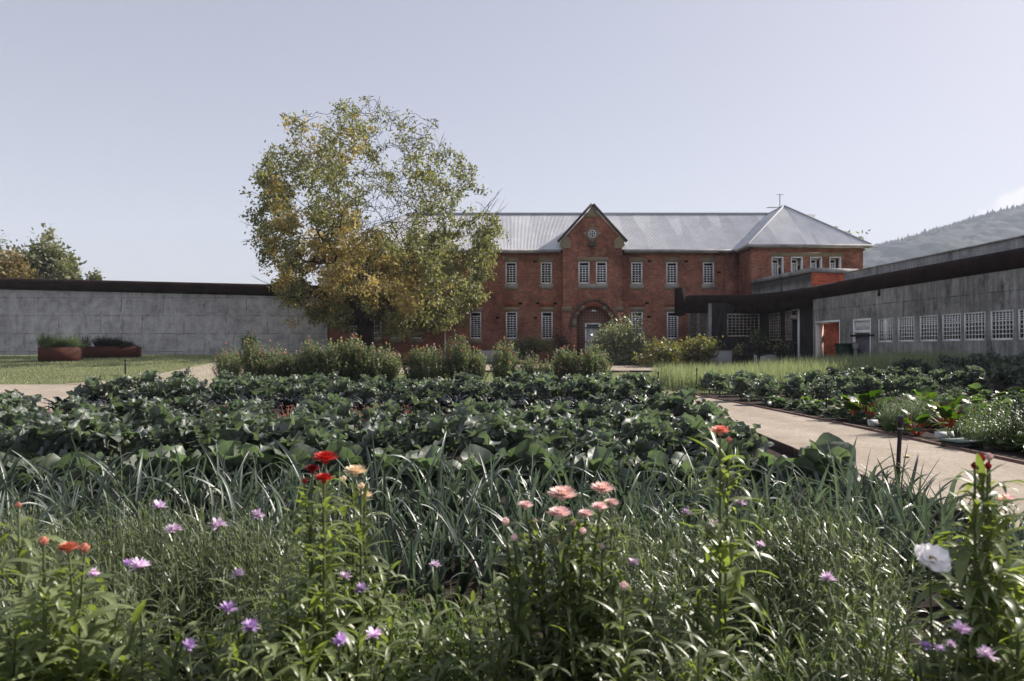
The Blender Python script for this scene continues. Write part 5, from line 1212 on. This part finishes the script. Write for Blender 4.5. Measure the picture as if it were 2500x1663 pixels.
# ---- tall grass bed and rough grass (nobody could count the blades)
def grass_stuff(name, n, xf, yf, h, wd, label, cat, mt='grass', seed=1, lean=.25):
    q = np.random.RandomState(seed); y = yf[0]+(yf[1]-yf[0])*q.rand(n); x = xf(y, q.rand(n)); z = G(x, y)
    hh = h*(.55+.6*q.rand(n)); az = q.rand(n)*6.283; la = lean*hh*q.rand(n)**.7; w_ = wd*(.6+.8*q.rand(n)); sa = q.rand(n)*6.283
    B = np.stack([x, y, z], 1); Sd = np.stack([np.cos(sa), np.sin(sa), 0*sa], 1)*w_[:, None]/2
    D = np.stack([np.cos(az)*la, np.sin(az)*la, 0*az], 1); Uz = np.stack([0*hh, 0*hh, hh], 1)
    V = np.stack([B-Sd, B+Sd, B+Uz*.55+D*.3+Sd*.8, B+Uz*.55+D*.3-Sd*.8, B+Uz+D], 1).reshape(-1, 3); i = np.arange(n)*5
    m = MB(); m.add(V, np.stack([i, i+1, i+2, i+3], 1)); m.f.append((np.stack([i+3, i+2, i+4], 1), 0))
    o = m.build(name, M[mt]); tag(o, label, cat, kind='stuff'); return o
grass_stuff('tall_grass', 16000, lambda y, r: 5.9+(y-26)*-.0+(r*(20.0-.1094*y-5.9)), (25.2, 30.5), .86, .022, 'pale green tall seeding grass behind the kale of the right bed', 'grass', seed=3)
grass_stuff('tall_grass', 4000, lambda y, r: 16.6-.1094*y+r*2.8, (9, 37), .7, .03, 'rough dark grass along the foot of the right concrete wall', 'grass', seed=4)
grass_stuff('lawn_grass', 60000, lambda y, r: -31+r*24, (24.5, 48.5), .07, .02, 'short mown grass of the left lawn around the steel planters', 'lawn', seed=5)
grass_stuff('lawn_grass', 24000, lambda y, r: -9.5+r*17, (23.3, 34.5), .10, .02, 'short grass around the flowering bushes and at the end of the path', 'lawn', seed=6)
# ================================================================== TREES AND SHRUBS
M['treeleaf'] = leafmat('ash leaf', (.12, .125, .06), (.25, .235, .125), (1.1, 1.2, .6), .45, .5, .4)
M['treeyellow'] = leafmat('yellowing ash leaf', (.30, .235, .11), (.46, .37, .18), (1.15, 1.15, .6), .4, .55, .35)
M['farleaf'] = leafmat('poplar leaf', (.13, .14, .08), (.24, .235, .14), (1.1, 1.2, .6), .35, .5, .4)
def quads(m, P, size, aspect=.45, droop=.2, q=None, mi=0):
    """many leaf-sized faces at points P, each turned at random"""
    q = q or R; n = len(P); a = q.rand(n)*6.283; e = (q.rand(n)-.5)*2.4-droop; b = q.rand(n)*6.283
    T = np.stack([np.cos(a)*np.cos(e), np.sin(a)*np.cos(e), np.sin(e)], 1); U1 = np.stack([-np.sin(a), np.cos(a), 0*a], 1); W1 = np.cross(T, U1)
    Sx = U1*np.cos(b)[:, None]+W1*np.sin(b)[:, None]; s_ = (size*(.6+.8*q.rand(n)))[:, None]
    V = np.stack([P, P+T*s_*.5+Sx*s_*aspect*.5, P+T*s_, P+T*s_*.5-Sx*s_*aspect*.5], 1).reshape(-1, 3); i = np.arange(n)*4
    m.add(V, np.stack([i, i+1, i+2, i+3], 1), mi)
def grow(m, start, limbs, targets, twigs, r0, seed, lift=.25, wob=.08):
    """limbs: first-order ends; every later target joins the nearest point of the wood grown so far. returns twig tips"""
    q = np.random.RandomState(seed); nodes = [np.array(start, float)]; rads = [r0]
    def add(T, steps, shrink, mx, k):
        A = np.array(nodes); d = np.linalg.norm((A-T)*[1, 1, 1.15], axis=1)+np.maximum(0, A[:, 2]-T[2]+.2)*.9
        i = int(np.argmin(d)); p0 = A[i]; r = min(rads[i]*shrink, mx); dist = np.linalg.norm(T-p0); pts = [p0]; rr = [r]
        for s_ in range(1, steps+1):
            t = s_/steps; p = p0*(1-t)+T*t; p = p+np.array([0, 0, -lift*dist*.5*math.sin(t*PI)]) if False else p+np.array([0, 0, lift*dist*.35*math.sin(t*PI)*(-1 if T[2] > p0[2]+dist*.6 else 1)])
            if s_ < steps: p = p+q.randn(3)*wob*dist
            pts.append(p); rr.append(max(.015 if r0 > .3 else .004, r*(1-(.5 if r0 > .3 else .62)*t)))
        m.tube(pts, rr, k, cap=False)
        for p, r_ in zip(pts[1:], rr[1:]): nodes.append(p); rads.append(r_)
        return pts
    for T in limbs: add(np.array(T, float), 7, .72, r0*.62, 8)
    order = np.argsort([np.linalg.norm(np.array(t)-np.array(start)) for t in targets])
    for i in order: add(np.array(targets[i], float), 5, .85, r0*.30, 5)
    tips = []
    A0 = np.array(nodes)
    for T in twigs: pts = add(np.array(T, float), 3, .9, .03 if r0 > .3 else .012, 3); tips.append(pts)
    return tips
# the big ash: its outline at each height, read off the photo
ty = 43.6; tx = PX(893, ty); tz0 = g1(tx, ty)
prof_t = [(232, 905, 925), (262, 800, 925), (290, 700, 1065), (350, 672, 1090), (410, 640, 1150), (470, 607, 1178), (540, 600, 1222), (620, 632, 1208), (700, 662, 1188), (745, 715, 1165), (780, 770, 1135), (806, 850, 1090)]
pz_ = np.array([PZ(v, ty) for v, _, _ in prof_t])[::-1]; pl_ = np.array([PX(a, ty) for _, a, _ in prof_t])[::-1]; pr_ = np.array([PX(b, ty) for _, _, b in prof_t])[::-1]
def in_crown(n, seed, zpow=1., edge=0.):
    q = np.random.RandomState(seed); out = []
    while len(out) < n:
        z = pz_[0]+(pz_[-1]-pz_[0])*q.rand()**zpow; l, r = np.interp(z, pz_, pl_), np.interp(z, pz_, pr_); c, hw_ = (l+r)/2, (r-l)/2
        a, rr = q.rand()*6.283, q.rand()**(.5 if edge == 0 else .5*(1-edge)); x = c+hw_*rr*math.cos(a); y = ty+min(hw_, 6.2)*.85*rr*math.sin(a)
        out.append((x*y/ty, y, EYE+(z-EYE)*y/ty))
    return np.array(out)
tr = empty('ash_tree', (tx, ty, tz0), 'large round autumn tree with yellow and olive leaves in front of the brick building', 'tree')
m = MB()
m.tube([(tx, ty, tz0-.2), (tx-.05, ty, tz0+.5), (tx-.05, ty, tz0+1.6), (tx, ty, tz0+2.6)], [.80, .64, .56, .50], 14)
lm = [(PX(820, ty), ty-1, 7.5), (PX(760, ty), ty+1.5, 9.), (PX(700, ty), ty-.5, 8.2), (PX(860, ty), ty+1, 11), (PX(940, ty), ty-1, 11.5), (PX(1000, ty), ty+1, 9.5), (PX(1080, ty), ty-.5, 8), (PX(1010, ty), ty-2.5, 6.5), (PX(780, ty), ty-3, 6.5), (PX(900, ty), ty+3, 9)]
cand = in_crown(1600, 15, .95, .16); keep = [cand[0]]
for c_i in range(128):     # spread the boughs evenly: best of a dozen candidates each time
    cs = cand[1+c_i*12:13+c_i*12]; dd_i = [min(np.linalg.norm(a-b) for b in keep) for a in cs]; keep.append(cs[int(np.argmax(dd_i))])
lobc = np.array(keep)
def near_lobes(n, seed, rad_):
    q = np.random.RandomState(seed); k = q.randint(0, len(lobc), n); d = q.randn(n, 3)*rad_*[1, 1, 1.15]; P = lobc[k]+d; P[:, 2] += .25*np.abs(d[:, 2])
    k_ = ty/P[:, 1]; zz = EYE+(P[:, 2]-EYE)*k_; xx = P[:, 0]*k_; l, r = np.interp(zz, pz_, pl_)-.15, np.interp(zz, pz_, pr_)+.15; ok = (xx > l) & (xx < r) & (zz < pz_[-1]+.1) & (zz > pz_[0]-.3)
    return P[ok]
tips = grow(m, (tx, ty, tz0+2.5), lm, list(lobc)+list(near_lobes(170, 5, .8)), near_lobes(4300, 6, .48), .42, 9, .2, .05)
# bare twigs sticking out left and right
for (u0, v0, u1, v1, n_) in ((690, 560, 604, 588, 2), (690, 545, 600, 543, 2), (1150, 545, 1222, 470, 2), (1150, 575, 1228, 505, 3), (1160, 600, 1218, 530, 2), (700, 700, 645, 690, 2), (1100, 690, 1200, 750, 2), (1080, 700, 1185, 795, 2), (1060, 400, 1100, 350, 1), (950, 320, 975, 285, 1)):
    for k in range(n_):
        p0 = np.array((PX(u0, ty), ty+U(-1, 1), PZ(v0, ty))); p1 = np.array((PX(u1+U(-22, 8), ty), ty+U(-1.5, 1.5), PZ(v1+U(-14, 16), ty))); pts = [p0]
        for t in (.25, .5, .75, 1): pts.append(p0*(1-t)+p1*t+np.array((U(-.1, .1), U(-.15, .15), -.35*math.sin(t*PI)*.6+U(-.08, .08))))
        m.tube(pts, [.035, .026, .019, .013, .007], 4, cap=False)
        for j in (1, 2, 3):
            e_ = pts[j]+(p1-p0)*U(.15, .35)+np.array((U(-.25, .25), U(-.3, .3), U(-.1, .45))); m.tube([pts[j], (pts[j]+e_)/2+np.array((0, 0, U(-.08, .08))), e_], [.013, .009, .005], 3, cap=False)
o = m.build('trunk', M['bark'], smooth=True, loc=(0, 0, 0)); o.parent = tr; o.location = -tr.location
q = np.random.RandomState(21); G_, Yl = [], []; lobe_r = q.rand(len(lobc))
# clumps: bigger leaf tufts, denser and yellower in the lower left and middle of the crown
for pts in tips:
    p = np.array(pts[-1]); v = HV-(p[2]-EYE)/p[1]*F; u = p[0]/p[1]*F+1250
    if abs(u-898) < 48 and v > 715 and p[1] < ty+2 and q.rand() < .85: continue
    up = np.clip((560-v)/300, 0, 1)                     # 0 low, 1 top
    hole = math.exp(-(((u-930)/150)**2+((v-540)/110)**2))*.75
    if q.rand() < .10+.45*up+hole*.7+.32*(u > 880)*(v < 560): continue
    lr = lobe_r[int(np.argmin(np.linalg.norm(lobc-p, axis=1)))]
    n = int((36-22*up)*(1-.5*hole)*q.uniform(.4, 1.5))
    pts_ = np.array([pts[-1]]*n)+q.randn(n, 3)*[.20, .20, .15]; k = n//3; pts_[:k] += (np.array(pts[-2])-p)*.7*q.rand(k, 1)
    yw = .03+.95*math.exp(-(((u-800)/130)**2+((v-640)/110)**2))+.85*math.exp(-(((u-985)/75)**2+((v-690)/60)**2))+.55*math.exp(-(((u-800)/110)**2+((v-330)/70)**2))+.28*math.exp(-(((u-680)/60)**2+((v-480)/80)**2))
    (Yl if .75*lr+.25*q.rand() < yw else G_).append(pts_)
m = MB(); quads(m, np.concatenate(G_), .22, .46, .3, q, 0); quads(m, np.concatenate(Yl), .23, .5, .3, q, 1)
lo = np.array([(PX(u, ty), ty+a, PZ(v, ty)) for u, v, a in ((718, 782, 0), (720, 788, .3), (716, 792, 0))]); quads(m, np.repeat(lo, 34, 0)+q.randn(102, 3)*[.28, .25, .18], .17, .46, .3, q, 1)
o = m.build('crown', [M['treeleaf'], M['treeyellow']], loc=(0, 0, 0)); o.parent = tr; o.location = -tr.location
def blob_tree(name, u, v0, v1, wpx, y, label, cat, mt, n=4200, size=.3, trunk=.25, seed=1, lobes=9, group=None, thick=.8, base=None, clump=.36, wood='bark', aspect=.5):
    """tree or shrub: trunk, limbs to each lobe, tufts of leaves round the twig ends"""
    q = np.random.RandomState(seed); x = PX(u, y); z0 = g1(x, y) if base is None else base; zt_, zb_ = PZ(v0, y), PZ(v1, y); hw_ = wpx/F*y/2; H_ = (zt_-zb_)/2; zc_ = (zt_+zb_)/2
    t = empty(name, (x, y, z0), label, cat, group); m = MB(); start = np.array((x, y, max(z0+.25*(zb_-z0), z0+.05))); m.tube([(x, y, z0-.1), tuple(start)], [trunk, trunk*.8], 8)
    lp = []
    for k in range(lobes):
        a = q.rand()*6.283; e = (q.rand()-.5)*2; r_ = math.sqrt(max(0, 1-e*e*.85))*q.uniform(.35, .8); lp.append((x+hw_*r_*math.cos(a), y+hw_*thick*r_*math.sin(a), zc_+H_*e*.75))
    tg = []; tw_ = []
    for p in lp:
        for k in range(4): tg.append(np.array(p)+q.randn(3)*[hw_*.2, hw_*.2*thick, H_*.2])
        for k in range(16): tw_.append(np.array(p)+q.randn(3)*[hw_*.27, hw_*.27*thick, H_*.27])
    tips = grow(m, start, lp, tg, tw_, trunk*.8, seed+1)
    o = m.build('trunk', M[wood], smooth=True, loc=(0, 0, 0)); o.parent = t; o.location = -t.location
    P = np.array([p[-1] for p in tips]); nn = n//len(P); C_ = np.repeat(P, nn, 0)+q.randn(len(P)*nn, 3)*clump*np.array([hw_, hw_*thick, H_])*.62
    C_ = C_[(C_[:, 2] > z0+.03)]
    m = MB(); quads(m, C_, size, aspect, .1, q); o = m.build('crown', M[mt], loc=(0, 0, 0)); o.parent = t; o.location = -t.location
    return t
M['olive_pale'] = leafmat('silvery olive leaf', (.12, .125, .085), (.24, .24, .17), (1.05, 1.15, .7), .3, .45, .5)
M['bramble'] = leafmat('purple brown leaf', (.045, .03, .03), (.11, .08, .07), (1.1, 1, .8), .25, .5, .4)
M['warmleaf'] = leafmat('warm autumn leaf', (.17, .13, .06), (.27, .20, .10), (1.1, 1.2, .6), .4, .5, .4)
# beyond the left wall
blob_tree('poplar_tree', 72, 652, 800, 110, 72, 'dark olive bushy tree above the left wall, middle of the left group', 'tree', 'farleaf', 16000, .52, .3, 31, 10, 'trees beyond the left wall')
blob_tree('poplar_tree', 118, 634, 800, 95, 74, 'tallest olive green tree above the left wall', 'tree', 'farleaf', 16000, .52, .3, 33, 10, 'trees beyond the left wall')
blob_tree('poplar_tree', 158, 668, 800, 66, 71, 'lower tree sloping down at the right of the left group', 'tree', 'farleaf', 11000, .5, .3, 35, 8, 'trees beyond the left wall')
blob_tree('autumn_tree', 25, 655, 800, 105, 70, 'pale yellowish tree at the left edge above the wall', 'tree', 'warmleaf', 9000, .48, .3, 37, 9, 'trees beyond the left wall')
blob_tree('treetop', 232, 668, 740, 26, 68, 'tiny pointed treetop just showing over the left wall', 'tree', 'farleaf', 1400, .3, .12, 39, 4, 'trees beyond the left wall')
blob_tree('treetop', 5, 608, 700, 36, 76, 'thin grey treetop at the very left edge', 'tree', 'olive_pale', 1200, .3, .15, 40, 5, 'trees beyond the left wall')
# behind the wing
blob_tree('slender_tree', 2048, 556, 700, 100, 60, 'sparse tree whose branch tips show over the wing roof', 'tree', 'farleaf', 1100, .32, .2, 41, 7, clump=.16)
# espaliers and shrubs along the beds in front of the building
blob_tree('olive_shrub', 1284, 797, 872, 62, 46.2, 'wispy silver leaved shrub left of the arched door', 'shrub', 'olive_pale', 1500, .13, .07, 51, 6, clump=.3)
blob_tree('olive_shrub', 1312, 826, 862, 74, 45.6, 'low wide yellow green shrub beside the wispy silver one', 'shrub', 'apple', 2600, .12, .08, 53, 7)
blob_tree('bramble_shrub', 1362, 822, 875, 50, 47.2, 'purple brown twiggy shrub at the left foot of the gabled bay', 'shrub', 'bramble', 1300, .11, .05, 55, 6)
blob_tree('olive_shrub', 1515, 800, 888, 124, 42.8, 'largest grey green shrub, right of the arched door', 'shrub', 'olive', 8000, .17, .12, 57, 12)
blob_tree('olive_shrub', 1485, 806, 870, 70, 43.6, 'grey green shrub overlapping the left side of the largest one', 'shrub', 'olive', 3200, .17, .1, 58, 8)
blob_tree('apple_tree', 1612, 838, 892, 98, 40.5, 'trained apple tree with spreading arms right of the largest shrub', 'fruit tree', 'apple', 3000, .17, .09, 61, 10, 'trained apple trees')
blob_tree('apple_tree', 1698, 822, 900, 80, 39, 'rounder trained apple tree left of the wide latticed window', 'fruit tree', 'apple', 3400, .17, .1, 63, 10, 'trained apple trees')
blob_tree('dark_shrub', 1850, 805, 868, 46, 41.5, 'dark thin bush against the black stained wall', 'shrub', 'darkherb', 1500, .12, .05, 65, 6)
blob_tree('dark_shrub', 608, 824, 870, 36, 44, 'leafy green shrub behind the second flowering bush', 'shrub', 'herb', 1500, .14, .05, 67, 5)
# bare espalier with a few yellow leaves
y = 38.2; x = PX(1851, y); z0 = g1(x, y); t = empty('bare_espalier', (x, y, z0), 'nearly bare espalier tree with crooked horizontal arms before the link building', 'fruit tree'); m = MB()
def pp(u, v, dy=0): return (PX(u, y), y+dy, PZ(v, y))
m.tube([(x, y, z0-.1), pp(1852, 880), pp(1852, 868)], [.10, .08, .09], 8)
for pts in ([(1852, 868), (1842, 862), (1825, 866), (1800, 868), (1792, 862)], [(1852, 868), (1862, 866), (1885, 862), (1900, 855), (1915, 846), (1918, 838)], [(1848, 866), (1846, 850), (1840, 836), (1842, 815)], [(1858, 866), (1862, 846), (1870, 835)], [(1900, 855), (1905, 844), (1903, 836)], [(1825, 866), (1820, 852), (1812, 846)], [(1885, 862), (1892, 850)]):
    m.tube([pp(u, v, U(-.1, .1)) for u, v in pts], np.linspace(.06, .018, len(pts)), 6)
o = m.build('trunk', M['bark'], smooth=True, loc=(0, 0, 0)); o.parent = t; o.location = -t.location
m = MB(); q = np.random.RandomState(77); P = np.array([pp(*a) for a in ((1792, 862), (1798, 858), (1812, 846), (1805, 852), (1842, 815), (1840, 836), (1903, 836), (1918, 838), (1892, 850), (1870, 835))]); quads(m, np.repeat(P, 26, 0)+q.randn(260, 3)*.16, .12, .5, .1, q)
o = m.build('crown', M['apple'], loc=(0, 0, 0)); o.parent = t; o.location = -t.location
y = 39; x = PX(1745, y); z0 = g1(x, y); t = empty('bare_espalier', (x, y, z0), 'crooked bare espalier arm in front of the largest pale block', 'fruit tree'); m = MB()
m.tube([(PX(1708, y), y, z0-.1), pp(1703, 880), pp(1715, 868), pp(1735, 872), pp(1748, 871), pp(1755, 862), pp(1752, 858)], [.06, .05, .05, .05, .045, .03, .015], 7); m.tube([pp(1730, 872), pp(1727, 862)], [.03, .015], 5); m.tube([pp(1742, 872), pp(1740, 862)], [.03, .015], 5)
o = m.build('branch', M['bark'], smooth=True, loc=(0, 0, 0)); o.parent = t; o.location = -t.location

# ================================================================== HILL AND AIR
hu = np.array([-3500, -800, 600, 1200, 1800, 2000, 2124, 2155, 2205, 2256, 2317, 2412, 2500, 2700, 3000, 3500, 4200, 5200.]); hv = np.array([846, 840, 820, 740, 668, 636, 606, 600, 586, 571, 552, 526, 505, 470, 450, 470, 600, 780.])
D0 = 1500.
nxh, nyh = 620, 90; us = np.linspace(300, 4200, nxh); hx = (us-1250)/F*D0; ridge = EYE+(HV-np.interp(us, hu, hv))/F*D0
q = np.random.RandomState(3); yy_ = np.concatenate([np.linspace(620, D0, 66), np.linspace(D0+25, 2300, 24)])
tt = np.where(yy_ <= D0, (yy_-620)/(D0-620), 1-(yy_-D0)/(2300-D0))
Zh = ridge[None, :]*(sm(tt)**.75)[:, None]
def smooth_noise(shape, k, q):
    a = q.rand(shape[0]//k+3, shape[1]//k+3); yi = np.arange(shape[0])/k; xi = np.arange(shape[1])/k; y0_ = yi.astype(int); x0_ = xi.astype(int); fy = (yi-y0_)[:, None]; fx = (xi-x0_)[None, :]
    fy = fy*fy*(3-2*fy); fx = fx*fx*(3-2*fx)
    return (a[y0_][:, x0_]*(1-fy)*(1-fx)+a[y0_+1][:, x0_]*fy*(1-fx)+a[y0_][:, x0_+1]*(1-fy)*fx+a[y0_+1][:, x0_+1]*fy*fx)-.5
Zh = Zh+(smooth_noise(Zh.shape, 24, q)*34*np.minimum(1, (1-np.abs(tt-.5)*2)[:, None]*1.5)+smooth_noise(Zh.shape, 5, q)*10+q.randn(*Zh.shape)*2.2)*np.minimum(1, tt*4)[:, None]-3
Xh, Yh = np.meshgrid(hx, yy_); Xh = Xh+q.randn(*Xh.shape)*1.5; ix = np.arange(Xh.size).reshape(Xh.shape)
m = MB(); m.add(np.stack([Xh, Yh, Zh], -1).reshape(-1, 3), np.stack([ix[:-1, :-1], ix[:-1, 1:], ix[1:, 1:], ix[1:, :-1]], -1).reshape(-1, 4))
fm = mat('wooded hillside', (.04, .05, .03), .95, .05); p = coords(fm); n1 = noise(fm, p, .012, 8, .7); r1 = ramp(fm, n1, [(.35, (.016, .022, .026)), (.55, (.030, .037, .036)), (.75, (.062, .066, .056))]); L(fm, r1.outputs[0], BS(fm).inputs['Base Color'])
tag(m.build('hill', fm), kind='structure')
q = np.random.RandomState(8)   # single trees standing up along the ridge so the skyline is ragged
m = MB()
n = 2600; uu = q.uniform(1700, 2900, n); rz_ = EYE+(HV-np.interp(uu, hu, hv))/F*D0-6; dd = q.uniform(-60, 10, n)
for k in range(n):
    X_ = (uu[k]-1250)/F*D0; Y_ = D0+dd[k]; h = q.uniform(5, 13)*(1.4 if q.rand() < .1 else 1); r_ = q.uniform(2.5, 5); zb_ = rz_[k]-6
    V = [(X_, Y_, zb_+6+h)]+[(X_+r_*math.cos(a)*q.uniform(.7, 1.2), Y_+r_*math.sin(a), zb_+h*.5+q.uniform(-1, 2)) for a in (0, 1.26, 2.5, 3.8, 5)]+[(X_, Y_, zb_-6)]
    m.add(V, [(0, 1, 2), (0, 2, 3), (0, 3, 4), (0, 4, 5), (0, 5, 1), (6, 2, 1), (6, 3, 2), (6, 4, 3), (6, 5, 4), (6, 1, 5)])
tag(m.build('ridge_forest', fm), 'distant forest trees along the hill ridge at the right', 'forest', kind='stuff')
m = MB(); m.box((0, 0, 229.), (5200, 5200, 462.))
hz = bpy.data.materials.new('haze'); hz.use_nodes = True; nt = hz.node_tree; nt.nodes.clear(); ou = nt.nodes.new('ShaderNodeOutputMaterial'); pv = nt.nodes.new('ShaderNodeVolumePrincipled')
pv.inputs['Color'].default_value = (.76, .85, 1.0, 1); pv.inputs['Density'].default_value = .00026; pv.inputs['Anisotropy'].default_value = .0
nt.links.new(pv.outputs[0], ou.inputs['Volume']); ho = m.build('haze', hz); tag(ho, 'pale blue air between the garden and the far hill', 'haze', kind='stuff')
